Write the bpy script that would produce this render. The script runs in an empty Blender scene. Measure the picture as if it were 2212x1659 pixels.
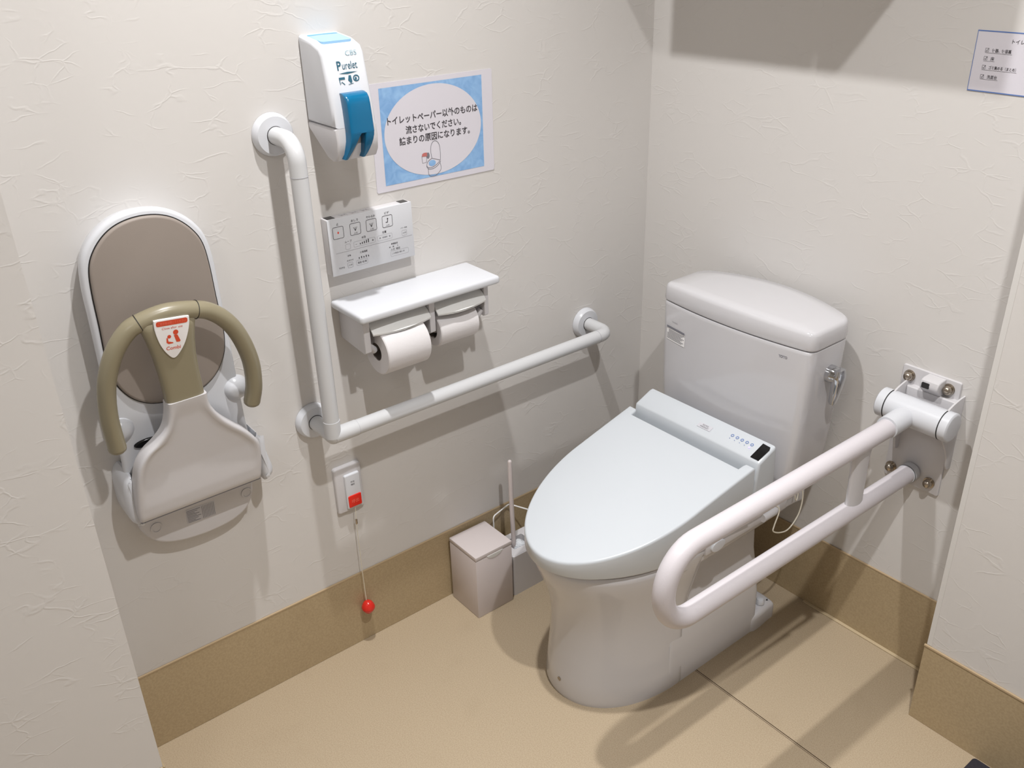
import bpy, bmesh, math, random
from mathutils import Vector, Matrix

random.seed(7)
C = bpy.context.scene.collection
PI = math.pi

# ------------------------------------------------------------------ camera, light, exposure
CAM_POS = (1.6369, -1.7367, 1.6110)
YAW, PITCH, ROLL, FPX = 0.9093, -0.4728, -0.0287, 1991.75


def make_camera():
    cy, sy, cp, sp = math.cos(YAW), math.sin(YAW), math.cos(PITCH), math.sin(PITCH)
    f = Vector((-sy * cp, cy * cp, sp))
    r = Vector((cy, sy, 0))
    u = r.cross(f)
    r2 = math.cos(ROLL) * r + math.sin(ROLL) * u
    u2 = -math.sin(ROLL) * r + math.cos(ROLL) * u
    m = Matrix(((r2.x, u2.x, -f.x, CAM_POS[0]), (r2.y, u2.y, -f.y, CAM_POS[1]),
                (r2.z, u2.z, -f.z, CAM_POS[2]), (0, 0, 0, 1)))
    cd = bpy.data.cameras.new('camera')
    cd.sensor_width = 36.0
    cd.lens = FPX / 2212 * 36.0
    cd.clip_start = 0.02
    co = bpy.data.objects.new('camera', cd)
    co.matrix_world = m
    C.objects.link(co)
    bpy.context.scene.camera = co


make_camera()
sc = bpy.context.scene
sc.view_settings.view_transform = 'Standard'
sc.view_settings.look = 'None'
sc.view_settings.exposure = 0.07
sc.view_settings.gamma = 1.0
sc.view_settings.use_curve_mapping = False

wd = bpy.data.worlds.new('world')
sc.world = wd
wd.use_nodes = True
wd.node_tree.nodes['Background'].inputs[0].default_value = (0.9, 0.92, 1.0, 1)
wd.node_tree.nodes['Background'].inputs[1].default_value = 0.05

CEIL = 2.62
LIGHT_A = (1.43, -0.99)      # downlight over the open floor
LIGHT_B = (0.50, -0.985)      # downlight near the left wall
POWER_A, POWER_B, POWER_P = 18.0, 14.0, 8.0
LIGHT_COL = (1.0, 0.99, 0.985)
LIGHT_D = 0.055


def fill_panel_light(x, y, power, size):  # lamp of the added fill panel
    ld = bpy.data.lights.new('fill_panel_lamp', 'AREA')
    ld.shape = 'SQUARE'
    ld.size = size
    ld.energy = power
    ld.color = LIGHT_COL
    lo = bpy.data.objects.new('fill_panel_lamp', ld)
    lo.location = (x, y, CEIL - 0.02)
    C.objects.link(lo)
    return lo


def area_light(x, y, power):
    ld = bpy.data.lights.new('downlight_lamp', 'AREA')
    ld.shape = 'DISK'
    ld.size = LIGHT_D
    ld.spread = math.radians(128)
    ld.energy = power
    ld.color = LIGHT_COL
    lo = bpy.data.objects.new('downlight_lamp', ld)
    lo.location = (x, y, CEIL - 0.012)
    C.objects.link(lo)
    return lo


lamp_a = area_light(*LIGHT_A, POWER_A)
lamp_b = area_light(*LIGHT_B, POWER_B)
FILL_PANEL = (1.75, -2.75)        # added soft fill, unseen behind the viewer, lifts low and front-facing walls
lamp_p = fill_panel_light(FILL_PANEL[0], FILL_PANEL[1], POWER_P, 0.55)


# ------------------------------------------------------------------ materials
def S(r, g, b):
    def c(v):
        v /= 255.0
        return v / 12.92 if v <= 0.04045 else ((v + 0.055) / 1.055) ** 2.4
    return (c(r), c(g), c(b), 1)


def mat(name, col, rough=0.5, metal=0.0, spec=0.5, coat=0.0, emit=None):
    m = bpy.data.materials.new(name)
    m.use_nodes = True
    nt = m.node_tree
    b = nt.nodes['Principled BSDF']
    b.inputs['Base Color'].default_value = col
    b.inputs['Roughness'].default_value = rough
    b.inputs['Metallic'].default_value = metal
    b.inputs['Specular IOR Level'].default_value = spec
    b.inputs['Coat Weight'].default_value = coat
    b.inputs['Coat Roughness'].default_value = 0.05
    if emit:
        b.inputs['Emission Color'].default_value = emit[0]
        b.inputs['Emission Strength'].default_value = emit[1]
    return m


def N(nt, t, **kw):
    n = nt.nodes.new(t)
    for k, v in kw.items():
        if k in n.inputs:
            n.inputs[k].default_value = v
        else:
            setattr(n, k, v)
    return n


def fine_bump(m, scale=600, dist=0.0004, strength=0.3):
    nt = m.node_tree
    tc = N(nt, 'ShaderNodeTexCoord')
    no = N(nt, 'ShaderNodeTexNoise', Scale=scale, Detail=2.0)
    bp = N(nt, 'ShaderNodeBump', Strength=strength, Distance=dist)
    nt.links.new(tc.outputs['Object'], no.inputs['Vector'])
    nt.links.new(no.outputs['Fac'], bp.inputs['Height'])
    nt.links.new(bp.outputs['Normal'], nt.nodes['Principled BSDF'].inputs['Normal'])
    return m


def wallpaper():
    m = mat('crinkle_wallpaper', S(210, 207, 204), 0.75, spec=0.2)
    nt = m.node_tree
    L = nt.links.new
    tc = N(nt, 'ShaderNodeTexCoord')
    mp = N(nt, 'ShaderNodeMapping')
    mp.inputs['Scale'].default_value = (1.0, 1.0, 1.9)
    L(tc.outputs['Object'], mp.inputs['Vector'])

    def ridge(scale, warp, width, seed):
        wn = N(nt, 'ShaderNodeTexNoise', Scale=9.0, Detail=3.0)
        off = N(nt, 'ShaderNodeVectorMath', operation='ADD')
        off.inputs[1].default_value = (seed, seed * 1.7, seed * 0.6)
        L(mp.outputs['Vector'], off.inputs[0])
        L(off.outputs[0], wn.inputs['Vector'])
        sb = N(nt, 'ShaderNodeVectorMath', operation='SUBTRACT')
        sb.inputs[1].default_value = (0.5, 0.5, 0.5)
        L(wn.outputs['Color'], sb.inputs[0])
        sc_ = N(nt, 'ShaderNodeVectorMath', operation='SCALE')
        sc_.inputs['Scale'].default_value = warp
        L(sb.outputs[0], sc_.inputs[0])
        ad = N(nt, 'ShaderNodeVectorMath', operation='ADD')
        L(off.outputs[0], ad.inputs[0])
        L(sc_.outputs[0], ad.inputs[1])
        vo = N(nt, 'ShaderNodeTexVoronoi', feature='DISTANCE_TO_EDGE')
        vo.inputs['Scale'].default_value = scale
        L(ad.outputs[0], vo.inputs['Vector'])
        mr = N(nt, 'ShaderNodeMapRange', interpolation_type='SMOOTHSTEP')
        mr.inputs['From Min'].default_value = width
        mr.inputs['From Max'].default_value = 0.0
        L(vo.outputs['Distance'], mr.inputs['Value'])
        mk = N(nt, 'ShaderNodeTexNoise', Scale=14.0, Detail=1.0)
        of2 = N(nt, 'ShaderNodeVectorMath', operation='ADD')
        of2.inputs[1].default_value = (seed * 3 + 4, 1.3, seed)
        L(tc.outputs['Object'], of2.inputs[0])
        L(of2.outputs[0], mk.inputs['Vector'])
        m2 = N(nt, 'ShaderNodeMapRange', interpolation_type='SMOOTHSTEP')
        m2.inputs['From Min'].default_value = 0.48
        m2.inputs['From Max'].default_value = 0.68
        L(mk.outputs['Fac'], m2.inputs['Value'])
        mu = N(nt, 'ShaderNodeMath', operation='MULTIPLY')
        L(mr.outputs[0], mu.inputs[0])
        L(m2.outputs[0], mu.inputs[1])
        return mu
    a = ridge(8.0, 0.12, 0.034, 0.0)
    b = ridge(13.0, 0.08, 0.040, 5.3)
    add = N(nt, 'ShaderNodeMath', operation='MAXIMUM')
    L(a.outputs[0], add.inputs[0])
    L(b.outputs[0], add.inputs[1])
    fn = N(nt, 'ShaderNodeTexNoise', Scale=90.0, Detail=4.0)
    L(tc.outputs['Object'], fn.inputs['Vector'])
    ma = N(nt, 'ShaderNodeMath', operation='MULTIPLY_ADD')
    ma.inputs[1].default_value = 0.22
    L(fn.outputs['Fac'], ma.inputs[0])
    L(add.outputs[0], ma.inputs[2])
    bp = N(nt, 'ShaderNodeBump', Strength=0.26, Distance=0.0010)
    L(ma.outputs[0], bp.inputs['Height'])
    L(bp.outputs['Normal'], nt.nodes['Principled BSDF'].inputs['Normal'])
    return m


def speckled(name, c0, c1, rough, scale, joint=False):
    m = mat(name, c0, rough, spec=0.4)
    nt = m.node_tree
    L = nt.links.new
    b = nt.nodes['Principled BSDF']
    tc = N(nt, 'ShaderNodeTexCoord')
    n1 = N(nt, 'ShaderNodeTexNoise', Scale=scale, Detail=3.0)
    n2 = N(nt, 'ShaderNodeTexNoise', Scale=6.0, Detail=5.0)
    L(tc.outputs['Object'], n1.inputs['Vector'])
    L(tc.outputs['Object'], n2.inputs['Vector'])
    r1 = N(nt, 'ShaderNodeMapRange')
    r1.inputs['From Min'].default_value = 0.35
    r1.inputs['From Max'].default_value = 0.65
    L(n1.outputs['Fac'], r1.inputs['Value'])
    mx = N(nt, 'ShaderNodeMixRGB')
    mx.inputs[1].default_value = c0
    mx.inputs[2].default_value = c1
    L(r1.outputs[0], mx.inputs[0])
    # faint scuffs
    r2 = N(nt, 'ShaderNodeMapRange')
    r2.inputs['From Min'].default_value = 0.58
    r2.inputs['From Max'].default_value = 0.75
    r2.inputs['To Max'].default_value = 0.16
    L(n2.outputs['Fac'], r2.inputs['Value'])
    mx2 = N(nt, 'ShaderNodeMixRGB')
    mx2.inputs[2].default_value = (c0[0] * 0.55, c0[1] * 0.5, c0[2] * 0.45, 1)
    L(r2.outputs[0], mx2.inputs[0])
    L(mx.outputs[0], mx2.inputs[1])
    out = mx2
    if joint:
        sx = N(nt, 'ShaderNodeSeparateXYZ')
        L(tc.outputs['Object'], sx.inputs[0])
        prev = None
        for y0, w in ((-0.4035, 0.0011), (-0.4075, 0.0006)):
            a = N(nt, 'ShaderNodeMath', operation='SUBTRACT')
            a.inputs[1].default_value = y0
            L(sx.outputs['Y'], a.inputs[0])
            ab = N(nt, 'ShaderNodeMath', operation='ABSOLUTE')
            L(a.outputs[0], ab.inputs[0])
            lt = N(nt, 'ShaderNodeMath', operation='LESS_THAN')
            lt.inputs[1].default_value = w
            L(ab.outputs[0], lt.inputs[0])
            if prev:
                mm = N(nt, 'ShaderNodeMath', operation='MAXIMUM')
                L(prev.outputs[0], mm.inputs[0])
                L(lt.outputs[0], mm.inputs[1])
                prev = mm
            else:
                prev = lt
        gx = N(nt, 'ShaderNodeMath', operation='GREATER_THAN')
        gx.inputs[1].default_value = 0.45
        L(sx.outputs['X'], gx.inputs[0])
        mu = N(nt, 'ShaderNodeMath', operation='MULTIPLY')
        L(prev.outputs[0], mu.inputs[0])
        L(gx.outputs[0], mu.inputs[1])
        mx3 = N(nt, 'ShaderNodeMixRGB')
        mx3.inputs[2].default_value = S(70, 55, 40)
        L(mu.outputs[0], mx3.inputs[0])
        L(out.outputs[0], mx3.inputs[1])
        out = mx3
    L(out.outputs[0], b.inputs['Base Color'])
    bp = N(nt, 'ShaderNodeBump', Strength=0.04, Distance=0.0003)
    L(n1.outputs['Fac'], bp.inputs['Height'])
    L(bp.outputs['Normal'], b.inputs['Normal'])
    return m


M_WALL = wallpaper()
M_CEIL = mat('ceiling_white', S(216, 214, 211), 0.8)
M_FLOOR = speckled('beige_vinyl_floor', S(185, 169, 144), S(170, 152, 127), 0.42, 420, True)
M_BASE = speckled('tan_vinyl_base', S(178, 159, 127), S(168, 149, 118), 0.38, 220)
M_SEAM = mat('pale_floor_sealant', S(196, 178, 146), 0.4)
M_BASECAP = mat('base_cap_strip', S(182, 160, 128), 0.3)
M_CER = mat('white_ceramic', S(199, 198, 201), 0.10, spec=0.5, coat=0.3)
M_LID = mat('cool_white_lid', S(196, 201, 206), 0.22)
M_PLA = mat('white_plastic_glossy', S(208, 210, 215), 0.28)
M_PLW = mat('white_plastic', S(203, 201, 203), 0.38)
M_BAR = fine_bump(mat('white_coated_tube', S(200, 201, 203), 0.33), 900, 0.0002, 0.2)
M_RAIL = fine_bump(mat('white_ribbed_vinyl_tube', S(206, 201, 205), 0.38), 700, 0.0005, 0.35)
M_GREY = mat('grey_plastic', S(222, 222, 220), 0.4)
M_DARK = mat('dark_gap', S(30, 28, 28), 0.6)
M_BLACK = mat('black_gloss', S(10, 10, 12), 0.12)
M_CHROME = mat('chrome', S(200, 202, 206), 0.08, 1.0)
M_STEEL = mat('brushed_steel', S(178, 168, 155), 0.25, 1.0)
M_TEAL = mat('teal_plastic', S(0, 98, 140), 0.22)
M_WINDOW = mat('pale_blue_window', S(150, 193, 228), 0.15)
M_WINDOW2 = mat('blue_window_edge', S(70, 165, 225), 0.15)
M_TAUPE = fine_bump(mat('taupe_leatherette', S(146, 136, 128), 0.55), 900, 0.0003, 0.25)
M_KHAKI = mat('khaki_plastic', S(138, 130, 107), 0.30)
M_RED = mat('red_plastic', S(222, 38, 22), 0.25)
M_REDBALL = mat('red_translucent_knob', S(214, 44, 34), 0.18)
M_PAPER = fine_bump(mat('toilet_paper', S(214, 211, 212), 0.9, spec=0.1), 350, 0.0006, 0.4)
M_CORE = mat('paper_core', S(120, 112, 105), 0.9)
M_SHEET = mat('laminated_white', S(214, 211, 219), 0.22)
M_BIN = mat('white_grey_plastic', S(204, 195, 194), 0.4)
M_INK = mat('black_ink', S(58, 55, 60), 0.6)
M_INKGREY = mat('grey_ink', S(120, 120, 128), 0.6)
M_INKLIGHT = mat('light_grey_ink', S(168, 168, 174), 0.6)
M_INKRED = mat('red_ink', S(222, 70, 50), 0.6)
M_INKORANGE = mat('orange_red_ink', S(205, 72, 40), 0.5)
M_INKBLUE = mat('blue_ink', S(90, 120, 180), 0.6)
M_INKTEAL = mat('teal_ink', S(45, 95, 115), 0.5)
M_INKTEAL2 = mat('pale_teal_ink', S(150, 180, 190), 0.5)
M_PINK = mat('pale_red_ink', S(240, 120, 100), 0.5)
M_BROWNRED = mat('brown_red_ink', S(190, 110, 105), 0.5)
M_STICK = mat('silver_label', S(196, 196, 202), 0.35)
M_STICKW = mat('white_label', S(238, 236, 236), 0.4)
M_LED = mat('violet_led', S(190, 180, 255), 0.3, emit=(S(150, 130, 255), 1.2))
M_CORD = mat('ivory_cord', S(222, 216, 200), 0.5)
M_MAT = fine_bump(mat('charcoal_mat', S(46, 44, 52), 0.95), 300, 0.003, 0.8)
M_BEAD = mat('corner_bead_white', S(212, 210, 207), 0.6)
M_LAMP = mat('lamp_lens', S(255, 250, 240), 0.4, emit=((1, 0.95, 0.88, 1), 6.0))
M_LAMP2 = mat('fill_panel_glow', S(255, 252, 245), 0.5, emit=((1, 0.97, 0.94, 1), 1.5))  # glowing face of the added fill panel
M_CAB = mat('white_cabinet', S(235, 232, 226), 0.4)


def sign_blue():
    m = mat('mottled_blue_print', S(135, 178, 226), 0.3)
    nt = m.node_tree
    tc = N(nt, 'ShaderNodeTexCoord')
    n1 = N(nt, 'ShaderNodeTexNoise', Scale=45.0, Detail=4.0, Distortion=1.0)
    cr = N(nt, 'ShaderNodeValToRGB')
    cr.color_ramp.elements[0].position = 0.35
    cr.color_ramp.elements[0].color = S(124, 167, 215)
    cr.color_ramp.elements[1].position = 0.72
    cr.color_ramp.elements[1].color = S(150, 190, 230)
    nt.links.new(tc.outputs['Object'], n1.inputs['Vector'])
    nt.links.new(n1.outputs['Fac'], cr.inputs['Fac'])
    nt.links.new(cr.outputs['Color'], nt.nodes['Principled BSDF'].inputs['Base Color'])
    return m


M_SIGNBLUE = sign_blue()


# ------------------------------------------------------------------ object helpers
def thing(name, label, cat, loc, group=None):
    o = bpy.data.objects.new(name, None)
    o.empty_display_size = 0.05
    C.objects.link(o)
    o.location = loc
    o['label'] = label
    o['category'] = cat
    if group:
        o['group'] = group
    return o


def tag(o, label, cat, group=None):
    o['label'] = label
    o['category'] = cat
    if group:
        o['group'] = group
    return o


def origin_of(p):
    v = Vector((0, 0, 0))
    while p:
        v += p.location
        p = p.parent
    return v


def obj(name, bm, m, parent=None, smooth=35, loc=None):
    """bm holds world coordinates; linked as one mesh object under parent"""
    off = origin_of(parent)
    if parent is None and loc is not None:
        off = Vector(loc)
    bmesh.ops.remove_doubles(bm, verts=bm.verts, dist=1e-6)
    bmesh.ops.recalc_face_normals(bm, faces=bm.faces)
    bmesh.ops.translate(bm, verts=bm.verts, vec=-off)
    me = bpy.data.meshes.new(name)
    bm.to_mesh(me)
    bm.free()
    me.materials.append(m)
    if smooth:
        me.shade_smooth()
        me.set_sharp_from_angle(angle=math.radians(smooth))
    o = bpy.data.objects.new(name, me)
    C.objects.link(o)
    if parent:
        o.parent = parent
    elif loc is not None:
        o.location = loc
    return o


def struct(name, bm, m, parent=None, smooth=0):
    o = obj(name, bm, m, parent, smooth)
    o['kind'] = 'structure'
    return o


def BM():
    return bmesh.new()


def box(bm, x0, x1, y0, y1, z0, z1, r=0.0, seg=3):
    t = bmesh.new()
    bmesh.ops.create_cube(t, size=1.0)
    for v in t.verts:
        v.co = Vector(((x0 + x1) / 2 + v.co.x * (x1 - x0), (y0 + y1) / 2 + v.co.y * (y1 - y0), (z0 + z1) / 2 + v.co.z * (z1 - z0)))
    if r > 0:
        bmesh.ops.bevel(t, geom=list(t.edges) + list(t.verts), offset=r, segments=seg, profile=0.5, affect='EDGES')
    merge(bm, t)
    return bm


def merge(bm, t):
    me = bpy.data.meshes.new('tmp')
    t.to_mesh(me)
    t.free()
    bm.from_mesh(me)
    bpy.data.meshes.remove(me)


def loft(bm, rings, cap0=True, cap1=True, closed=True):
    vs = [[bm.verts.new(p) for p in ring] for ring in rings]
    n = len(vs[0])
    rng = range(n) if closed else range(n - 1)
    for a, b in zip(vs[:-1], vs[1:]):
        for i in rng:
            j = (i + 1) % n
            try:
                bm.faces.new((a[i], a[j], b[j], b[i]))
            except ValueError:
                pass
    for cap, ring in ((cap0, vs[0]), (cap1, vs[-1])):
        if cap:
            try:
                bm.faces.new(ring)
            except ValueError:
                pass
    return bm


def inset2(outline, d):
    """move a closed 2D outline (CCW) inward by d"""
    n = len(outline)
    res = []
    for i in range(n):
        p0, p1, p2 = outline[i - 1], outline[i], outline[(i + 1) % n]
        e1 = Vector((p1[0] - p0[0], p1[1] - p0[1]))
        e2 = Vector((p2[0] - p1[0], p2[1] - p1[1]))
        if e1.length < 1e-9:
            e1 = e2.copy()
        if e2.length < 1e-9:
            e2 = e1.copy()
        e1.normalize()
        e2.normalize()
        n1 = Vector((-e1.y, e1.x))
        n2 = Vector((-e2.y, e2.x))
        b = n1 + n2
        if b.length < 1e-6:
            b = n1
        b.normalize()
        k = max(0.5, b.dot(n1))
        res.append((p1[0] + b.x * d / k, p1[1] + b.y * d / k))
    return res


def area2(o):
    return 0.5 * sum(o[i][0] * o[(i + 1) % len(o)][1] - o[(i + 1) % len(o)][0] * o[i][1] for i in range(len(o)))


class Frame:
    def __init__(self, O, U, V, Nn=None):
        self.O, self.U, self.V = Vector(O), Vector(U).normalized(), Vector(V).normalized()
        self.N = Vector(Nn).normalized() if Nn else self.U.cross(self.V)

    def __call__(self, u, v, n=0.0):
        return self.O + self.U * u + self.V * v + self.N * n


FL = Frame((0, 0, 0), (0, 1, 0), (0, 0, 1))            # left wall: u = y, v = z, n = +x
FB = Frame((0, 0, 0), (1, 0, 0), (0, 0, 1))            # back wall: u = x, v = z, n = -y
FF = Frame((0, 0, 0), (1, 0, 0), (0, 1, 0))            # floor: u = x, v = y, n = +z


def slab(bm, outline, fr, n0, n1, r1=0.0, r0=0.0, seg=4, zf=None):
    """extrude a 2D outline from n0 to n1 with rounded rims; zf(u,v) adds to n of the top"""
    o = list(outline)
    if area2(o) < 0:
        o.reverse()
    rings = []
    if r0 > 0:
        for k in range(seg):
            a = k / seg * PI / 2
            rings.append((inset2(o, r0 * (1 - math.sin(a))), n0 + r0 * (1 - math.cos(a)), 0))
    rings.append((o, n0 + r0, 0))
    if r1 > 0:
        for k in range(seg + 1):
            a = k / seg * PI / 2
            rings.append((inset2(o, r1 * (1 - math.cos(a))), n1 - r1 + r1 * math.sin(a), 1))
    else:
        rings.append((o, n1, 1))
    pts = []
    for ring, n, top in rings:
        pts.append([fr(u, v, n + (zf(u, v) if (zf and top) else 0)) for u, v in ring])
    return loft(bm, pts)


def rrect(u0, u1, v0, v1, r, seg=6):
    pts = []
    for cx, cy, a0 in ((u1 - r, v0 + r, -90), (u1 - r, v1 - r, 0), (u0 + r, v1 - r, 90), (u0 + r, v0 + r, 180)):
        for k in range(seg + 1):
            a = math.radians(a0 + 90 * k / seg)
            pts.append((cx + r * math.cos(a), cy + r * math.sin(a)))
    return pts


def ellipse(cu, cv, ru, rv, n=48, a0=0):
    return [(cu + ru * math.cos(2 * PI * i / n + a0), cv + rv * math.sin(2 * PI * i / n + a0)) for i in range(n)]


def spline(pts, n=8, closed=False):
    """Catmull-Rom through points of any dimension"""
    P = [Vector(p) for p in pts]
    m = len(P)
    out = []
    for i in range(m if closed else m - 1):
        p1, p2 = P[i], P[(i + 1) % m]
        p0 = P[i - 1] if (closed or i > 0) else p1 * 2 - p2
        p3 = P[(i + 2) % m] if (closed or i + 2 < m) else p2 * 2 - p1
        for k in range(n):
            t = k / n
            out.append(0.5 * ((2 * p1) + (p2 - p0) * t + (2 * p0 - 5 * p1 + 4 * p2 - p3) * t * t + (3 * p1 - p0 - 3 * p2 + p3) * t ** 3))
    if not closed:
        out.append(P[-1])
    return out


def fillet(pts, r, seg=8):
    """round the inner corners of a 3D polyline"""
    P = [Vector(p) for p in pts]
    out = [P[0]]
    rs = r if isinstance(r, (list, tuple)) else [r] * (len(P) - 2)
    for i in range(1, len(P) - 1):
        a = (P[i - 1] - P[i])
        b = (P[i + 1] - P[i])
        la, lb = a.length, b.length
        a.normalize()
        b.normalize()
        ang = a.angle(b)
        t = min(rs[i - 1] / math.tan(ang / 2), la * 0.499, lb * 0.499)
        R = t * math.tan(ang / 2)
        c = P[i] + (a + b).normalized() * (R / math.sin(ang / 2))
        s0, s1 = P[i] + a * t - c, P[i] + b * t - c
        tot = s0.angle(s1)
        ax = s0.cross(s1).normalized()
        for k in range(seg + 1):
            out.append(c + Matrix.Rotation(tot * k / seg, 3, ax) @ s0)
    out.append(P[-1])
    return out


def tube(bm, path, r, n=20, caps=True, r2=None, up=None, round_ends=False):
    """sweep a circle (or ellipse r x r2, r along 'up') along a path; r may be a list"""
    P = [Vector(p) for p in path]
    m = len(P)
    T = []
    for i in range(m):
        a = P[min(i + 1, m - 1)] - P[max(i - 1, 0)]
        T.append(a.normalized())
    u = Vector(up) if up else (Vector((0, 0, 1)) if abs(T[0].z) < 0.9 else Vector((1, 0, 0)))
    rings = []
    rl = r if isinstance(r, (list, tuple)) else [r] * m
    r2l = [x if r2 is None else (r2[i] if isinstance(r2, (list, tuple)) else r2) for i, x in enumerate(rl)]
    for i in range(m):
        u = (u - T[i] * u.dot(T[i]))
        if u.length < 1e-6:
            u = T[i].orthogonal()
        u.normalize()
        w = T[i].cross(u)
        rings.append([P[i] + u * rl[i] * math.cos(2 * PI * k / n) + w * r2l[i] * math.sin(2 * PI * k / n) for k in range(n)])
        if round_ends and i in (0, m - 1):
            ex = []
            for q in range(1, 5):
                s = math.cos(q / 4 * PI / 2 * 0.98)
                h = math.sin(q / 4 * PI / 2) * min(rl[i], r2l[i])
                d = -T[i] if i == 0 else T[i]
                ex.append([P[i] + d * h + u * rl[i] * s * math.cos(2 * PI * k / n) + w * r2l[i] * s * math.sin(2 * PI * k / n) for k in range(n)])
            if i == 0:
                rings = ex[::-1] + rings
            else:
                rings += ex
    return loft(bm, rings, caps, caps)


def lathe(bm, prof, O, axis, n=32, cap0=True, cap1=True):
    """prof: list of (radius, height along axis)"""
    ax = Vector(axis).normalized()
    u = ax.orthogonal().normalized()
    w = ax.cross(u)
    O = Vector(O)
    rings = [[O + ax * h + (u * math.cos(2 * PI * k / n) + w * math.sin(2 * PI * k / n)) * max(r, 1e-5) for k in range(n)] for r, h in prof]
    return loft(bm, rings, cap0, cap1)


def flat(bm, outline, fr, n):
    """a single flat face of ink or film lying on a surface"""
    vs = [bm.verts.new(fr(u, v, n)) for u, v in outline]
    try:
        bm.faces.new(vs)
    except ValueError:
        pass
    return bm


def stroke(bm, pts, w, fr, n, closed=False):
    """flat pen line of width w through 2D points"""
    P = [Vector((p[0], p[1])) for p in pts]
    m = len(P)
    L_, R_ = [], []
    for i in range(m):
        a = P[(i + 1) % m] if (closed or i < m - 1) else P[i]
        b = P[i - 1] if (closed or i > 0) else P[i]
        d = a - b
        if d.length < 1e-9:
            d = Vector((1, 0))
        d.normalize()
        nn = Vector((-d.y, d.x)) * w / 2
        L_.append(bm.verts.new(fr(P[i].x + nn.x, P[i].y + nn.y, n)))
        R_.append(bm.verts.new(fr(P[i].x - nn.x, P[i].y - nn.y, n)))
    for i in range(m if closed else m - 1):
        j = (i + 1) % m
        bm.faces.new((L_[i], R_[i], R_[j], L_[j]))
    return bm


def write(bm, body, fr, cu, cv, n, height=None, width=None, shear=0.0, bold=0.0, align='C', rot=0.0):
    """lettering as flat mesh, fitted to a width and / or glyph height, centred on (cu, cv)"""
    cd = bpy.data.curves.new('lettering', 'FONT')
    cd.body = body
    cd.size = 1.0
    cd.shear = shear
    cd.offset = bold
    cd.resolution_u = 3
    to = bpy.data.objects.new('lettering', cd)
    C.objects.link(to)
    dg = bpy.context.evaluated_depsgraph_get()
    dg.update()
    me = bpy.data.meshes.new_from_object(to.evaluated_get(dg))
    xs = [v.co.x for v in me.vertices]
    ys = [v.co.y for v in me.vertices]
    if xs:
        x0, x1, y0, y1 = min(xs), max(xs), min(ys), max(ys)
        sy = height / (y1 - y0) if height else None
        sx = width / (x1 - x0) if width else None
        sx = sx or sy
        sy = sy or sx
        t = bmesh.new()
        t.from_mesh(me)
        mx = {'C': (x0 + x1) / 2, 'L': x0, 'R': x1}[align]
        cr, sr = math.cos(rot), math.sin(rot)
        for v in t.verts:
            a, b = (v.co.x - mx) * sx, (v.co.y - (y0 + y1) / 2) * sy
            v.co = fr(cu + a * cr - b * sr, cv + a * sr + b * cr, n)
        merge(bm, t)
    bpy.data.objects.remove(to)
    bpy.data.curves.remove(cd)
    bpy.data.meshes.remove(me)
    return bm


# ------------------------------------------------------------------ the room
HB = 0.2018                      # height of the vinyl base
XMAX, YMIN = 2.9, -3.6
PX, PY = 1.001, -0.1454          # projecting wall beside the rail
LX, LY = 0.257, -1.519           # projecting wall in the left foreground

struct('floor', box(BM(), -0.12, XMAX + 0.1, YMIN - 0.1, 0.12, -0.1, 0.0), M_FLOOR)
struct('ceiling', box(BM(), -0.12, XMAX + 0.1, YMIN - 0.1, 0.12, CEIL, CEIL + 0.1), M_CEIL)
struct('wall_left', box(BM(), -0.12, 0.0, YMIN, 0.12, 0, CEIL), M_WALL)
struct('wall_back', box(BM(), 0.0, XMAX, 0.0, 0.12, 0, CEIL), M_WALL)
struct('wall_back_pier', box(BM(), PX, XMAX, PY, 0.0, 0, CEIL), M_WALL)
struct('wall_left_pier', box(BM(), 0.0, LX, YMIN, LY, 0, CEIL, 0.0), M_WALL)
struct('wall_right', box(BM(), XMAX, XMAX + 0.1, YMIN, 0.12, 0, CEIL), M_WALL)
struct('wall_front', box(BM(), -0.12, XMAX, YMIN - 0.1, YMIN, 0, CEIL), M_WALL)

BT = 0.0035
struct('baseboard_left', box(BM(), 0.0, BT, LY, 0.0, 0, HB, 0.0012, 2), M_BASE)
struct('baseboard_back', box(BM(), BT, PX, -BT, 0.0, 0, HB, 0.0012, 2), M_BASE)
b_ = BM()
box(b_, PX - BT, XMAX, PY - BT, PY, 0, HB, 0.0012, 2)
box(b_, PX - BT, PX, PY, -BT, 0, HB, 0.0012, 2)
struct('baseboard_back_pier', b_, M_BASE)
b_ = BM()
box(b_, LX, LX + BT, YMIN, LY, 0, HB, 0.0012, 2)
box(b_, BT, LX + BT, LY, LY + BT, 0, HB, 0.0012, 2)
struct('baseboard_left_pier', b_, M_BASE)
# cap strips, corner bead and sealant
struct('trim_1', box(BM(), 0.0, BT + 0.001, LY + 0.004, -BT, HB - 0.001, HB + 0.0035, 0.0012, 2), M_BASECAP)
struct('trim_2', box(BM(), BT, PX - BT, -BT - 0.001, 0.0, HB - 0.001, HB + 0.0035, 0.0012, 2), M_BASECAP)
b_ = BM()
box(b_, PX - BT - 0.001, XMAX, PY - BT - 0.0015, PY, HB - 0.001, HB + 0.005, 0.0015, 2)
struct('trim_3', b_, M_BASECAP)
struct('trim_4', box(BM(), PX - 0.0005, PX + 0.010, PY - 0.0005, PY + 0.010, HB + 0.005, CEIL, 0.0002, 1), M_BEAD)
struct('trim_5', box(BM(), 0.62, PX - 0.02, -BT - 0.009, -BT, 0.0, 0.0035, 0.0012, 2), M_SEAM)

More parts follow.
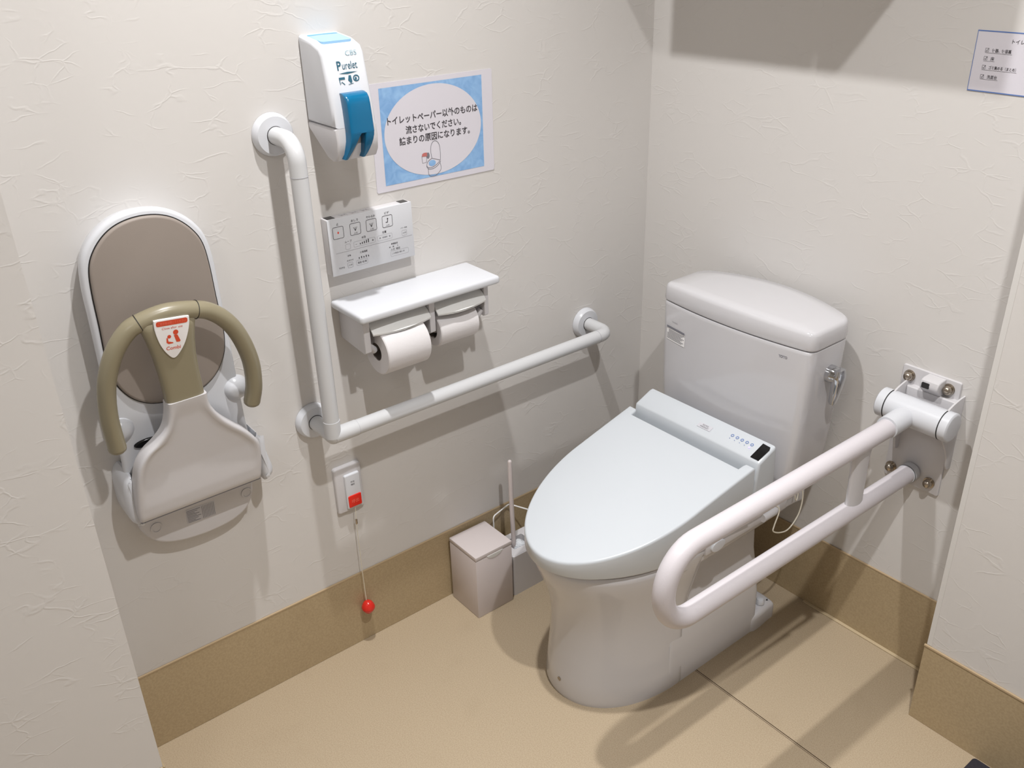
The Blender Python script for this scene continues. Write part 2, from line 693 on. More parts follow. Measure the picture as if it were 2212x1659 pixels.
# ------------------------------------------------------------------ downlights and the wall cabinet above the picture
for nm, (x, y), lamp in (('window side', LIGHT_A, lamp_a), ('wall side', LIGHT_B, lamp_b)):
    t = thing('ceiling_downlight', 'round recessed downlight in the ceiling ' + ('over the open floor' if nm == 'window side' else 'close to the left wall'), 'ceiling light', (x, y, CEIL))
    obj('trim_ring', lathe(BM(), [(0.05, 0.0), (0.065, 0.0), (0.068, -0.004), (0.066, -0.008), (0.05, -0.008), (0.05, 0.0)], (x, y, CEIL), (0, 0, 1), 40, False, False), M_CAB, t)
    obj('lens', lathe(BM(), [(0.05, -0.004), (0.001, -0.004)], (x, y, CEIL), (0, 0, 1), 40, False, True), M_LAMP, t)
    lamp.parent = t
    lamp.location = (0, 0, -0.012)

t = thing('added_fill_panel', 'added square fill light panel, unseen, at the entrance side of the room', 'ceiling light', (FILL_PANEL[0], FILL_PANEL[1], CEIL))  # invented fill source out of view, brightens the walls
obj('frame', box(BM(), FILL_PANEL[0] - 0.3, FILL_PANEL[0] + 0.3, FILL_PANEL[1] - 0.3, FILL_PANEL[1] + 0.3, CEIL - 0.016, CEIL, 0.002, 2), M_CAB, t)
obj('diffuser', flat(BM(), rrect(-0.275, 0.275, -0.275, 0.275, 0.005), Frame((FILL_PANEL[0], FILL_PANEL[1], CEIL - 0.0165), (1, 0, 0), (0, -1, 0)), 0.0), M_LAMP2, t, 0)
lamp_p.parent = t
lamp_p.location = (0, 0, -0.02)

CABX0, CABX1, CABD, CABZ = 0.175, 0.760, 0.266, 1.65
t = thing('wall_cabinet', 'white two-door wall cabinet hung high over the toilet tank', 'cabinet', (0.47, 0, CABZ))
obj('body', box(BM(), CABX0, CABX1, -CABD + 0.02, 0.0, CABZ, CABZ + 0.6, 0.002, 2), M_CAB, t)
for k in (0, 1):
    xa = CABX0 + k * (CABX1 - CABX0) / 2 + 0.001
    xb = xa + (CABX1 - CABX0) / 2 - 0.002
    d = obj('door', box(BM(), xa, xb, -CABD, -CABD + 0.0195, CABZ, CABZ + 0.6, 0.002, 2), M_CAB, t)
    xh = xb - 0.03 if k == 0 else xa + 0.03
    obj('handle', tube(BM(), fillet([(xh, -CABD, CABZ + 0.06), (xh, -CABD - 0.025, CABZ + 0.06), (xh, -CABD - 0.025, CABZ + 0.16), (xh, -CABD, CABZ + 0.16)], 0.01), 0.004), M_CHROME, d)

# ------------------------------------------------------------------ baby chair on the left wall
YC = -1.292


def baby_chair():
    t = thing('baby_chair', 'folded wall-mounted baby chair with white shell, taupe back pad and khaki guard bar', 'baby seat', (0, YC, 0.49))
    # white shell
    half = [(0.0, 1.1825), (0.035, 1.178), (0.065, 1.164), (0.09, 1.142), (0.107, 1.113), (0.1145, 1.07), (0.116, 1.0), (0.118, 0.9), (0.119, 0.8), (0.121, 0.72), (0.127, 0.66), (0.129, 0.6)]
    hs = spline([(-u, v) for u, v in half[::-1]] + half[1:], 5)
    out = [(YC + p.x, p.y) for p in hs]
    bm = BM()
    oo = out if area2(out) > 0 else out[::-1]
    loft(bm, [[FL(u, v, n) for u, v in inset2(oo, ins)] for ins, n in ((0.012, 0.0), (0.006, 0.016), (0.0012, 0.036), (0.0, 0.045), (0.0008, 0.0495), (0.003, 0.0535), (0.0065, 0.055))])
    obj('shell', bm, M_PLA, t, 45)
    # taupe pad, with a dark seam around it
    ph = [(0.0, 1.1705), (0.033, 1.166), (0.06, 1.153), (0.083, 1.130), (0.097, 1.102), (0.102, 1.06), (0.1035, 1.0), (0.1055, 0.95), (0.105, 0.915), (0.098, 0.883), (0.08, 0.853), (0.055, 0.834), (0.028, 0.826), (0.0, 0.824)]
    pd = spline(ph + [(-u, v) for u, v in ph[::-1][1:-1]], 5, True)
    po = [(YC + p.x, p.y) for p in pd]
    if area2(po) < 0:
        po.reverse()
    obj('pad_seam', slab(BM(), inset2(po, -0.0018), FL, 0.05, 0.0562, 0.0), M_DARK, t)
    obj('back_pad', slab(BM(), po, FL, 0.05, 0.0615, 0.005, 0.0, 5), M_TAUPE, t)
    # lower wall plate with its screw caps and rating label
    lo = [(-0.117, 0.635), (-0.117, 0.585), (-0.112, 0.556), (-0.092, 0.525), (-0.055, 0.506), (0.0, 0.498), (0.055, 0.501), (0.092, 0.515), (0.112, 0.54), (0.119, 0.575), (0.12, 0.635)]
    lp = spline(lo, 5)
    pl = obj('wall_plate', slab(BM(), [(YC + p.x, p.y) for p in lp], FL, 0.0, 0.03, 0.006, 0.0, 4), M_PLW, t)
    for yy, zz in ((-1.378, 0.556), (-1.190, 0.556)):
        obj('screw_cap', lathe(BM(), [(0.0115, 0.0), (0.0115, 0.0018), (0.0085, 0.0018), (0.008, 0.0006), (0.001, 0.0006)], (0.03, yy, zz), (1, 0, 0), 28, False, True), M_PLW, pl)
    st = obj('rating_label', flat(BM(), [(-1.319, 0.5375), (-1.26, 0.5335), (-1.258, 0.567), (-1.317, 0.5695)], FL, 0.0304), M_STICK, pl, 0)
    lb = BM()
    for i in range(9):
        z = 0.565 - i * 0.0032
        stroke(lb, [(-1.3165, z), (-1.3165 + 0.028 - (i * 7 % 5) * 0.003, z - 0.001)], 0.0011, FL, 0.0307)
    for i in range(9):
        y = -1.285 + i * 0.003
        stroke(lb, [(y, 0.5655), (y - 0.0006, 0.5365)], 0.0008, FL, 0.0307)
    obj('label_print', lb, M_INKGREY, st, 0)
    # hinge ears either side of the seat
    for s, e in ((-1, [(-1.404, 0.70), (-1.421, 0.70), (-1.428, 0.664), (-1.426, 0.615), (-1.413, 0.600), (-1.404, 0.602)]),
                 (1, [(-1.164, 0.60), (-1.147, 0.598), (-1.139, 0.612), (-1.143, 0.64), (-1.155, 0.69), (-1.164, 0.70)])):
        obj('hinge_ear', slab(BM(), [(p.x, p.y) for p in spline(e, 4, True)], FL, 0.0, 0.075, 0.014, 0.0, 5), M_PLA, t)
    obj('hinge_slot', box(BM(), 0.05, 0.0762, -1.4065, -1.4045, 0.605, 0.655), M_DARK, t)
    # seat panel folded up: a bell outline, leaning a little off the wall
    el = [(0.612, -0.1225), (0.636, -0.124), (0.672, -0.1215), (0.714, -0.115), (0.742, -0.106), (0.763, -0.091), (0.780, -0.068), (0.801, -0.050), (0.829, -0.0415), (0.858, -0.0385)]
    er = [(0.612, 0.1185), (0.630, 0.121), (0.65, 0.123), (0.679, 0.124), (0.706, 0.120), (0.738, 0.099), (0.764, 0.075), (0.788, 0.055), (0.814, 0.040), (0.832, 0.034), (0.858, 0.032)]

    def edge(tab):
        pts = spline(tab, 8)

        def f(z):
            for p, q in zip(pts[:-1], pts[1:]):
                if p.x <= z <= q.x:
                    return p.y + (q.y - p.y) * (z - p.x) / max(1e-9, q.x - p.x)
            return pts[0].y if z < pts[0].x else pts[-1].y
        return f
    fl_, fr_ = edge(el), edge(er)
    dd = [(0.0, -0.012), (0.0002, -0.0062), (0.0010, -0.0032), (0.0028, -0.0010), (0.0050, 0.0), (0.0085, 0.0), (0.0120, -0.0022), (0.0160, -0.0046), (0.0220, -0.0056)]
    bm = BM()
    rings = []
    nr = 46
    for i in range(nr + 1):
        z = 0.6125 + (0.852 - 0.6125) * i / nr
        x0 = 0.088 + (z - 0.613) / 0.232 * 0.040
        yl, yr = fl_(z), fr_(z)
        h = 0.002
        sl_ = min(2.0, math.hypot(1, (fl_(z + h) - fl_(z - h)) / (2 * h)))
        sr_ = min(2.0, math.hypot(1, (fr_(z + h) - fr_(z - h)) / (2 * h)))
        fade = max(0.0, min(1.0, (z - 0.645) / 0.06))
        fade *= 1 - max(0.0, min(1.0, (z - 0.815) / 0.03))
        drop = 0.0
        if i < 2:
            drop = (0.004, 0.0012)[i]
        lim = (yr - yl) * 0.46
        left = [(yl + min(d * sl_, lim * (0.9 + 0.1 * k / 8)), (n if k < 6 else n * fade) - drop) for k, (d, n) in enumerate(dd)]
        right = [(yr - min(d * sr_, lim * (0.9 + 0.1 * k / 8)), (n if k < 6 else n * fade) - drop) for k, (d, n) in enumerate(dd)]
        mid = [(left[-1][0] + (right[-1][0] - left[-1][0]) * k / 5, dd[-1][1] * fade - drop) for k in range(1, 5)]
        row = [(yl, -0.030)] + left + mid + right[::-1] + [(yr, -0.030)]
        rings.append([Vector((x0 + n, YC + y, z)) for y, n in row])
    loft(bm, rings)
    obj('seat_panel', bm, M_PLW, t, 50)
    obj('hinge_seam', box(BM(), 0.066, 0.0825, YC - 0.121, YC + 0.117, 0.6095, 0.6125), M_INKGREY, t, 0)
    obj('release_button', slab(BM(), ellipse(-1.362, 0.757, 0.026, 0.008), FL, 0.052, 0.060, 0.003), M_BLACK, t)
    # khaki guard: centre post and two curved arms
    bm = BM()
    prof = [(0.0345, 0.842, 0.098, 0.126), (0.0345, 0.87, 0.099, 0.1285), (0.0345, 0.905, 0.101, 0.132), (0.0365, 0.94, 0.103, 0.1355), (0.0405, 0.97, 0.106, 0.1385), (0.0455, 0.993, 0.109, 0.140), (0.0485, 1.006, 0.111, 0.139), (0.049, 1.012, 0.114, 0.134)]
    rings = []
    for w, z, xa, xb in prof:
        cx, hx = (xa + xb) / 2, (xb - xa) / 2
        sh_ = -0.0045 - 0.0075 * max(0, min(1, (z - 0.86) / 0.13))
        ring = []
        for k in range(36):
            a = 2 * PI * k / 36
            c, s_ = math.cos(a), math.sin(a)
            q = 0.5
            yy = w * math.copysign(abs(s_) ** q, s_)
            ring.append((cx + hx * math.copysign(abs(c) ** q, c), YC + sh_ + yy, z - 0.11 * yy * max(0, min(1, (z - 0.86) / 0.1))))
        rings.append(ring)
    loft(bm, rings)
    arc = spline([(0.094, -0.132, 0.785), (0.099, -0.1335, 0.852), (0.106, -0.1255, 0.915), (0.113, -0.105, 0.967), (0.118, -0.080, 0.999), (0.121, -0.057, 1.0115), (0.124, -0.012, 1.0195), (0.124, 0.034, 1.0125), (0.122, 0.064, 1.001), (0.119, 0.094, 0.972), (0.115, 0.115, 0.931), (0.109, 0.1285, 0.878), (0.102, 0.1295, 0.826), (0.095, 0.123, 0.790)], 10)
    arc = [Vector((p.x, YC + p.y, p.z)) for p in arc]
    i0, i1 = 50, 72
    tube(bm, arc[i0:i1 + 1], 0.0166, 24, True, 0.0158, (1, 0, 0))
    post = obj('guard_post', bm, M_KHAKI, t, 45)
    for pth, e in ((arc[:i0 + 1], 1), (arc[i1:], 0)):
        bm = BM()
        tube(bm, pth, 0.0166, 24, True, 0.0156, (1, 0, 0))
        # rounded free end
        tip, nxt = (pth[0], pth[1]) if e else (pth[-1], pth[-2])
        d = (tip - nxt).normalized()
        lathe(bm, [(0.0160, -0.002), (0.0150, 0.004), (0.011, 0.008), (0.001, 0.0095)], tip, d, 24)
        arm = obj('guard_arm', bm, M_KHAKI, t, 45)
        j = pth[-1] if e else pth[0]
        dj = (pth[-1] - pth[-2]).normalized() if e else (pth[1] - pth[0]).normalized()
        obj('arm_seam', lathe(BM(), [(0.0150, -0.0006), (0.01685, -0.0006), (0.01685, 0.0006), (0.0150, 0.0006)], j, dj, 28, False, False), M_DARK, arm)
    for s, z in ((-1, 0.797), (1, 0.806)):
        y = YC + s * 0.112
        obj('pivot_boss', lathe(BM(), [(0.026, 0.0), (0.0225, 0.008), (0.017, 0.015), (0.010, 0.019), (0.004, 0.0205), (0.001, 0.0207)], (0.050, y, z), (1, s * 0.15, 0), 32), M_PLA, t)
    # white shield label on the post
    fr = Frame((0.1392, YC - 0.0115, 0.9785), (-0.0, 1, -0.10), (0.08, 0.10, 1))
    K_ = 0.88
    fr0 = fr
    fr = lambda u, v, n=0.0: fr0(u * K_, v * K_, n)
    sh = [(-0.034, 0.037), (-0.030, 0.041), (0.0, 0.0415), (0.030, 0.041), (0.034, 0.037), (0.032, 0.015), (0.024, -0.012), (0.012, -0.033), (0.0, -0.043), (-0.012, -0.033), (-0.024, -0.012), (-0.032, 0.015)]
    lab = obj('shield_label', slab(BM(), [(p.x, p.y) for p in spline(sh, 4, True)], fr, -0.004, 0.002, 0.0003), M_STICKW, post)
    bm = BM()
    bo = rrect(-0.0305, 0.0305, 0.028, 0.0385, 0.004)
    flat(bm, bo, fr, 0.0023)
    write(bm, 'Close after use', fr, 0, 0.0225, 0.0023, width=0.04)
    # two little figures
    flat(bm, ellipse(0.006, 0.0115, 0.0052, 0.0052, 20), fr, 0.0023)
    flat(bm, [(0.002, 0.006), (0.009, 0.006), (0.0145, -0.008), (0.0125, -0.010), (0.0065, -0.0095)], fr, 0.0024)
    flat(bm, ellipse(-0.007, 0.004, 0.0037, 0.0037, 20), fr, 0.0023)
    flat(bm, [(-0.0125, 0.002), (-0.010, 0.0015), (-0.009, -0.006), (0.0, -0.009), (0.0, -0.011), (-0.009, -0.0115), (-0.013, -0.008)], fr, 0.0023)
    write(bm, 'Combi', fr, 0, -0.0205, 0.0023, width=0.028, bold=0.01)
    obj('label_print', bm, M_INKORANGE, lab, 0)
    bm = BM()
    write(bm, 'ご使用後は閉じてください', fr, 0, 0.0333, 0.0026, width=0.054, height=0.006)
    obj('label_lettering', bm, M_PINK, lab, 0)


baby_chair()


# ------------------------------------------------------------------ L-shaped grab bar
def grab_bar():
    XB, YV, YE, ZT, ZH, R = 0.093, -1.010, -0.218, 1.256, 0.650, 0.0163
    t = thing('grab_bar', 'white L-shaped grab bar on the left wall around the paper holder', 'grab bar', (0, YV, ZH))
    vert = fillet([(0.012, YV, ZT), (XB, YV, ZT), (XB, YV, ZH + 0.035)], 0.038, 12)
    obj('vertical_tube', tube(BM(), vert, R, 28), M_BAR, t)
    bm = BM()
    tube(bm, [(0.012, YV, ZH), (XB - 0.006, YV, ZH)], R * 1.0, 28)
    tube(bm, [(XB, YV, ZH + 0.037), (XB, YV, ZH)], R * 1.06, 28, round_ends=False)
    tube(bm, [(XB, YV, ZH), (XB, YV + 0.055, ZH)], R * 1.06, 28)
    lathe(bm, [(0.0001, -R * 1.06), (R * 0.6, -R * 0.87), (R * 0.95, -R * 0.45), (R * 1.06, 0)], (XB, YV, ZH), (0, 0, 1), 28, True, False)
    obj('corner_joint', bm, M_BAR, t)
    hz = fillet([(XB, YV + 0.055, ZH), (XB, YE, ZH), (0.012, YE, ZH)], 0.028, 12)
    obj('horizontal_tube', tube(BM(), hz, R, 28), M_BAR, t)
    for y, z in ((YV, ZT), (YV, ZH), (YE, ZH)):
        bm = lathe(BM(), [(0.040, 0.0008), (0.040, 0.003), (0.0375, 0.013), (0.0345, 0.0165), (0.018, 0.0175), (0.001, 0.0175)], (0.0, y, z), (1, 0, 0), 40)
        fl = obj('wall_flange', bm, M_PLA, t)
        obj('flange_gap', lathe(BM(), [(R + 0.0009, 0.0170), (R + 0.0009, 0.0186), (R - 0.001, 0.0186)], (0, y, z), (1, 0, 0), 32, False, False), M_DARK, fl)
    for p, d in (((XB, YV, ZT - 0.062), (0, 0, 1)), ((XB, YV + 0.0555, ZH), (0, 1, 0)), ((XB, YE - 0.04, ZH), (0, 1, 0))):
        obj('joint_ring', lathe(BM(), [(R - 0.001, -0.0005), (R + 0.00035, -0.0005), (R + 0.00035, 0.0005), (R - 0.001, 0.0005)], p, d, 32, False, False), M_INKLIGHT, t)


grab_bar()


# ------------------------------------------------------------------ sanitizer dispenser
def dispenser():
    y0, y1 = -0.9345, -0.8475
    t = thing('sanitizer_dispenser', 'white seat-sanitizer dispenser with teal push lever above the remote control', 'dispenser', (0, -0.891, 1.205))
    side = [(0.0, 1.422), (0.050, 1.416), (0.078, 1.406), (0.086, 1.394), (0.105, 1.300), (0.108, 1.269), (0.0, 1.269)]
    fr = Frame((0, y0, 0), (1, 0, 0), (0, 0, 1), (0, 1, 0))
    w = y1 - y0
    obj('upper_body', slab(BM(), [tuple(p) for p in side], fr, 0.0, w, 0.008, 0.008, 5), M_PLA, t, 40)
    low = [(0.0, 1.2685), (0.1085, 1.2685), (0.1105, 1.245), (0.108, 1.222), (0.099, 1.209), (0.083, 1.206), (0.066, 1.210), (0.0, 1.2575)]
    obj('lower_body', slab(BM(), low, fr, 0.0005, w - 0.0005, 0.004, 0.004, 4), M_PLW, t, 40)
    # lever, thin at the top ledge, forked at the bottom
    ya, yb = -0.9155, -0.8660
    bm = BM()
    sec = [(1.329, 0.0985, 0.108), (1.3265, 0.099, 0.119), (1.320, 0.0995, 0.1245), (1.310, 0.100, 0.127), (1.29, 0.103, 0.129), (1.26, 0.107, 0.131)]
    rings = []
    for z, xa, xb in sec:
        g = (z - 1.26) * -0.02
        ring = []
        for (u, v) in rrect(0, 1, 0, 1, 0.12, 4):
            ring.append((xa + (xb - xa) * u, ya - g + (yb - ya + 2 * g) * v, z))
        rings.append(ring)
    loft(bm, rings)
    for side_, a0, b0, a1, b1 in (('l', ya, ya + 0.0255, ya - 0.009, ya - 0.003), ('r', yb - 0.0195, yb, yb - 0.0215, yb - 0.0165)):
        rr = []
        for k in range(7):
            q = k / 6
            z = 1.262 - 0.049 * q
            a, b = a0 + (a1 - a0) * q ** 1.6, b0 + (b1 - b0) * q ** (0.8 if side_ == 'l' else 1.7)
            xa, xb = 0.104 - 0.012 * q * q, 0.131 - 0.016 * q * q
            rr.append([(xa + (xb - xa) * u, a + (b - a) * v, z) for u, v in rrect(0, 1, 0, 1, 0.15, 4)])
        loft(bm, rr)
    obj('push_lever', bm, M_TEAL, t, 50)
    # blue refill window on the sloping top
    fr2 = Frame((0.0, -0.8905, 1.422), (0, 1, 0), (-1, 0, 0.12))
    wn = obj('refill_window', slab(BM(), rrect(-0.031, 0.031, -0.068, -0.008, 0.006), fr2, -0.004, 0.0006, 0.0003), M_WINDOW, t)
    obj('window_edge', flat(BM(), [(-0.03, -0.012), (-0.03, -0.018), (0, -0.0155), (0.03, -0.018), (0.03, -0.012), (0, -0.0105)], fr2, 0.0009), M_WINDOW2, wn, 0)
    # printing on the sloping front
    fr3 = Frame((0.0929, -0.890, 1.3605), (0, 1, 0), (-0.198, 0, 0.98))
    bm = BM()
    write(bm, 'CBS', fr3, 0.014, 0.034, 0.0006, width=0.023, height=0.0085)
    obj('maker_lettering', bm, M_INKTEAL2, t, 0)
    bm = BM()
    write(bm, 'P', fr3, -0.0145, 0.014, 0.0006, width=0.0085, height=0.0155, bold=0.02)
    write(bm, 'urelet', fr3, 0.007, 0.0135, 0.0006, width=0.0305, height=0.013)
    flat(bm, [(-0.018, 0.0005), (0, 0.0022), (0.021, 0.0012), (0, -0.0012)], fr3, 0.0006)
    for cu, sh in ((-0.0135, 0), (0.002, 1), (0.0155, 2)):
        if sh == 0:
            flat(bm, [(cu - 0.006, -0.006), (cu + 0.006, -0.006), (cu + 0.006, -0.010), (cu - 0.006, -0.010)], fr3, 0.0006)
            stroke(bm, [(cu - 0.005, -0.010), (cu - 0.005, -0.018), (cu - 0.001, -0.014), (cu + 0.004, -0.019)], 0.0015, fr3, 0.0006)
        elif sh == 1:
            flat(bm, [(cu - 0.001, -0.004), (cu + 0.0035, -0.004), (cu + 0.0045, -0.015), (cu + 0.0015, -0.018), (cu - 0.0035, -0.012)], fr3, 0.0006)
            stroke(bm, [(cu - 0.004, -0.0195), (cu + 0.006, -0.018)], 0.001, fr3, 0.0006)
        else:
            stroke(bm, ellipse(cu, -0.010, 0.0055, 0.0048, 20), 0.002, fr3, 0.0006, True)
            flat(bm, ellipse(cu - 0.001, -0.0105, 0.0022, 0.0025, 14), fr3, 0.0006)
    obj('product_lettering', bm, M_INKTEAL, t, 0)


dispenser()


# ------------------------------------------------------------------ A4 notice on the left wall
def notice_left():
    # slightly tilted laminated sheet
    y0, z0 = -0.799, 1.103
    fr = Frame((0, y0, z0), (0, 1, -0.008), (0, 0.008, 1))
    t = thing('flush_notice', 'laminated notice with blue corners and white oval between dispenser and corner', 'notice', (0.0, y0 + 0.15, z0))
    W, H = 0.303, 0.216
    obj('laminated_sheet', slab(BM(), rrect(0, W, 0, H, 0.004), fr, 0.0003, 0.0013, 0.0), M_SHEET, t, 0)
    b0, b1, c0, c1 = 0.0215, 0.275, 0.0125, 0.206
    obj('blue_panel', flat(BM(), [(b0, c0), (b1, c0), (b1, c1), (b0, c1)], fr, 0.0016), M_SIGNBLUE, t, 0)
    cu, cv = (b0 + b1) / 2, (c0 + c1) / 2
    obj('white_oval', flat(BM(), ellipse(cu, cv, 0.1215, 0.0925, 80), fr, 0.0019), M_SHEET, t, 0)
    bm = BM()
    n = 0.0022
    write(bm, 'トイレットペーパー以外のものは', fr, 0.1485, 0.1405, n, width=0.225, height=0.0165, bold=0.018)
    write(bm, '流さないでください。', fr, 0.1475, 0.1180, n, width=0.139, height=0.0165, bold=0.018)
    write(bm, '詰まりの原因になります。', fr, 0.150, 0.0970, n, width=0.178, height=0.0165, bold=0.018)
    obj('lettering', bm, M_INK, t, 0)
    # little line drawing of a toilet with a paper roll
    ox, oy = 0.142, 0.0475
    bm = BM()
    q = lambda L: [(ox + a, oy + b) for a, b in L]
    w = 0.0011
    sm = lambda L: q([(p.x, p.y) for p in spline(L, 5)])
    stroke(bm, sm([(-0.004, 0.004), (-0.006, 0.018), (-0.004, 0.032), (0.003, 0.039), (0.011, 0.037), (0.0165, 0.028), (0.018, 0.012), (0.017, -0.003)]), w, fr, n)
    stroke(bm, q([(0.017, -0.003), (-0.004, 0.004)]), w, fr, n)
    stroke(bm, sm([(-0.004, 0.004), (-0.014, -0.001), (-0.018, -0.009), (-0.014, -0.014), (-0.004, -0.015), (0.008, -0.010), (0.016, -0.004)]), w, fr, n)
    stroke(bm, sm([(-0.018, -0.009), (-0.018, -0.012), (-0.013, -0.0175), (-0.002, -0.018), (0.010, -0.013), (0.018, -0.005)]), w, fr, n)
    stroke(bm, sm([(-0.015, -0.0165), (-0.014, -0.028), (-0.009, -0.033), (0.002, -0.0335), (0.011, -0.029), (0.018, -0.021), (0.016, -0.008)]), w, fr, n)
    stroke(bm, q([(-0.029, 0.012), (-0.028, -0.003), (-0.018, -0.002), (-0.017, 0.010)]), w, fr, n)
    flat(bm, q(ellipse(-0.0135, 0.011, 0.004, 0.0065, 20)), fr, n)
    obj('toilet_drawing', bm, M_INKGREY, t, 0)
    bm = BM()
    flat(bm, q([(-0.029, 0.011), (-0.028, 0.016), (-0.024, 0.018), (-0.016, 0.018), (-0.016, 0.010)]), fr, n + 0.0002)
    obj('drawing_red', bm, M_BROWNRED, t, 0)
    obj('drawing_blue', flat(BM(), q(ellipse(-0.004, -0.006, 0.009, 0.0065, 24, 0.3)), fr, n), M_SIGNBLUE, t, 0)


notice_left()


# ------------------------------------------------------------------ washlet remote on the wall
def remote():
    y0, y1, z0, z1, d = -0.933, -0.7355, 0.962, 1.080, 0.0265
    t = thing('toilet_remote', 'white wall remote with rows of printed buttons above the paper holder', 'remote control', (0, (y0 + y1) / 2, z0))
    obj('housing', box(BM(), 0.0, d - 0.003, y0, y1, z0, z1, 0.002, 3), M_PLW, t)
    obj('front_panel', box(BM(), d - 0.0028, d, y0, y1, z0 + 0.0005, z1, 0.001, 2), M_PLA, t)
    for ya in (y0 + 0.003, y1 - 0.023):
        obj('infrared_window', box(BM(), 0.004, d - 0.005, ya, ya + 0.018, z1 - 0.004, z1 + 0.0006, 0.0), M_BLACK, t)
    fr = Frame((d, y0, z0), (0, 1, 0), (0, 0, 1))
    n = 0.0003
    W = y1 - y0
    inkd, inkl = BM(), BM()
    bx = 0.0240
    for k, (u, lab) in enumerate(((0.022, '止'), (0.061, 'おしり'), (0.0985, 'やわらか'), (0.1365, 'ビデ'))):
        v = 0.089
        stroke(inkd, rrect(u - bx / 2, u + bx / 2, v - 0.012, v + 0.012, 0.003, 4), 0.0009, fr, n, True)
        write(inkd, lab, fr, u, v + 0.0178, n, height=0.0050, width=(0.0045, 0.016, 0.021, 0.011)[k], bold=0.01)
        if k in (1, 2):
            for a in (-0.004, 0.0, 0.004):
                stroke(inkd, [(u, v - 0.004), (u + a, v + 0.004)], 0.0009, fr, n)
            write(inkd, '入/切', fr, u, v - 0.0085, n, height=0.0034)
        if k == 3:
            flat(inkd, ellipse(u + 0.001, v + 0.005, 0.0016, 0.0016, 12), fr, n)
            stroke(inkd, [(u + 0.001, v + 0.003), (u + 0.0005, v - 0.002), (u - 0.004, v - 0.002)], 0.0018, fr, n)
            write(inkd, '入/切', fr, u, v - 0.0085, n, height=0.0034)
    write(inkd, '水勢', fr, 0.078, 0.068, n, height=0.0048, bold=0.015)
    write(inkd, '位置', fr, 0.127, 0.068, n, height=0.0048, bold=0.015)
    for i in range(5):
        stroke(inkd, [(0.069 + i * 0.0048, 0.0545), (0.069 + i * 0.0048, 0.0575 + i * 0.0011)], 0.0020, fr, n)
    write(inkd, '−', fr, 0.0595, 0.0565, n, width=0.003)
    write(inkd, '+', fr, 0.0985, 0.057, n, height=0.0042, bold=0.02)
    stroke(inkl, rrect(0.054, 0.104, 0.0515, 0.0625, 0.002, 3), 0.0005, fr, n, True)
    stroke(inkl, rrect(0.110, 0.145, 0.0515, 0.0625, 0.002, 3), 0.0005, fr, n, True)
    write(inkd, '前', fr, 0.116, 0.057, n, height=0.0036)
    write(inkd, '後', fr, 0.139, 0.057, n, height=0.0036)
    for i in range(5):
        stroke(inkd, [(0.1225 + i * 0.0024, 0.0555), (0.1225 + i * 0.0024, 0.0585)], 0.0011, fr, n)
    write(inkd, 'パワー脱臭', fr, 0.1745, 0.067, n, width=0.016)
    stroke(inkl, rrect(0.169, 0.181, 0.0505, 0.0615, 0.002, 3), 0.0006, fr, n, True)
    write(inkd, '入/切', fr, 0.175, 0.056, n, height=0.0036)
    write(inkd, 'ムーブ', fr, 0.042, 0.067, n, width=0.016)
    stroke(inkl, rrect(0.035, 0.046, 0.0505, 0.0615, 0.002, 3), 0.0006, fr, n, True)
    stroke(inkl, [(0.012, 0.047), (W - 0.004, 0.047)], 0.0008, fr, n)
    write(inkd, '便座温度', fr, 0.075, 0.038, n, width=0.0175, bold=0.012)
    for i in range(5):
        stroke(inkd, [(0.063 + i * 0.0055, 0.0250), (0.063 + i * 0.0055, 0.0285 + (i % 2) * 0.0012)], 0.0019, fr, n)
    write(inkd, '節電', fr, 0.041, 0.037, n, height=0.0036)
    write(inkd, 'おまかせ', fr, 0.042, 0.027, n, width=0.015)
    stroke(inkl, rrect(0.0355, 0.0475, 0.0115, 0.0225, 0.002, 3), 0.0006, fr, n, True)
    write(inkd, '入/切', fr, 0.0415, 0.017, n, height=0.0036)
    stroke(inkl, rrect(0.056, 0.082, 0.0115, 0.0225, 0.002, 3), 0.0005, fr, n, True)
    write(inkd, '温度 低/高', fr, 0.069, 0.017, n, width=0.021)
    write(inkd, '時間設定', fr, 0.149, 0.0385, n, width=0.016, bold=0.012)
    write(inkd, '6  8   1', fr, 0.146, 0.0325, n, width=0.021, height=0.0032)
    write(inkd, '入切  確認', fr, 0.150, 0.0265, n, width=0.023)
    write(inkd, 'この商品の使い方', fr, 0.1565, 0.0175, n, width=0.031)
    stroke(inkl, rrect(0.138, 0.182, 0.0115, 0.0225, 0.002, 3), 0.0005, fr, n, True)
    write(inkd, 'TOTO', fr, 0.0215, 0.0150, n, width=0.013, bold=0.01)
    obj('button_print', inkd, M_INK, t, 0)
    obj('button_outlines', inkl, M_INKLIGHT, t, 0)
    obj('stop_mark', flat(BM(), ellipse(0.022, 0.089, 0.0017, 0.0024, 16), fr, n), M_INKRED, t, 0)
    # flush buttons marked on the top edge
    ft = Frame((0.0, y0, z1), (0, 1, 0), (-1, 0, 0))
    bm = BM()
    for u in (0.045, 0.070, 0.095):
        stroke(bm, [(u - 0.006, -0.020), (u - 0.008, -0.006)], 0.0006, ft, 0.0003)
        stroke(bm, [(u + 0.006, -0.020), (u + 0.004, -0.006)], 0.0006, ft, 0.0003)
        write(bm, '流す', ft, u - 0.001, -0.013, 0.0003, height=0.005)
    obj('flush_marks', bm, M_INKGREY, t, 0)


remote()


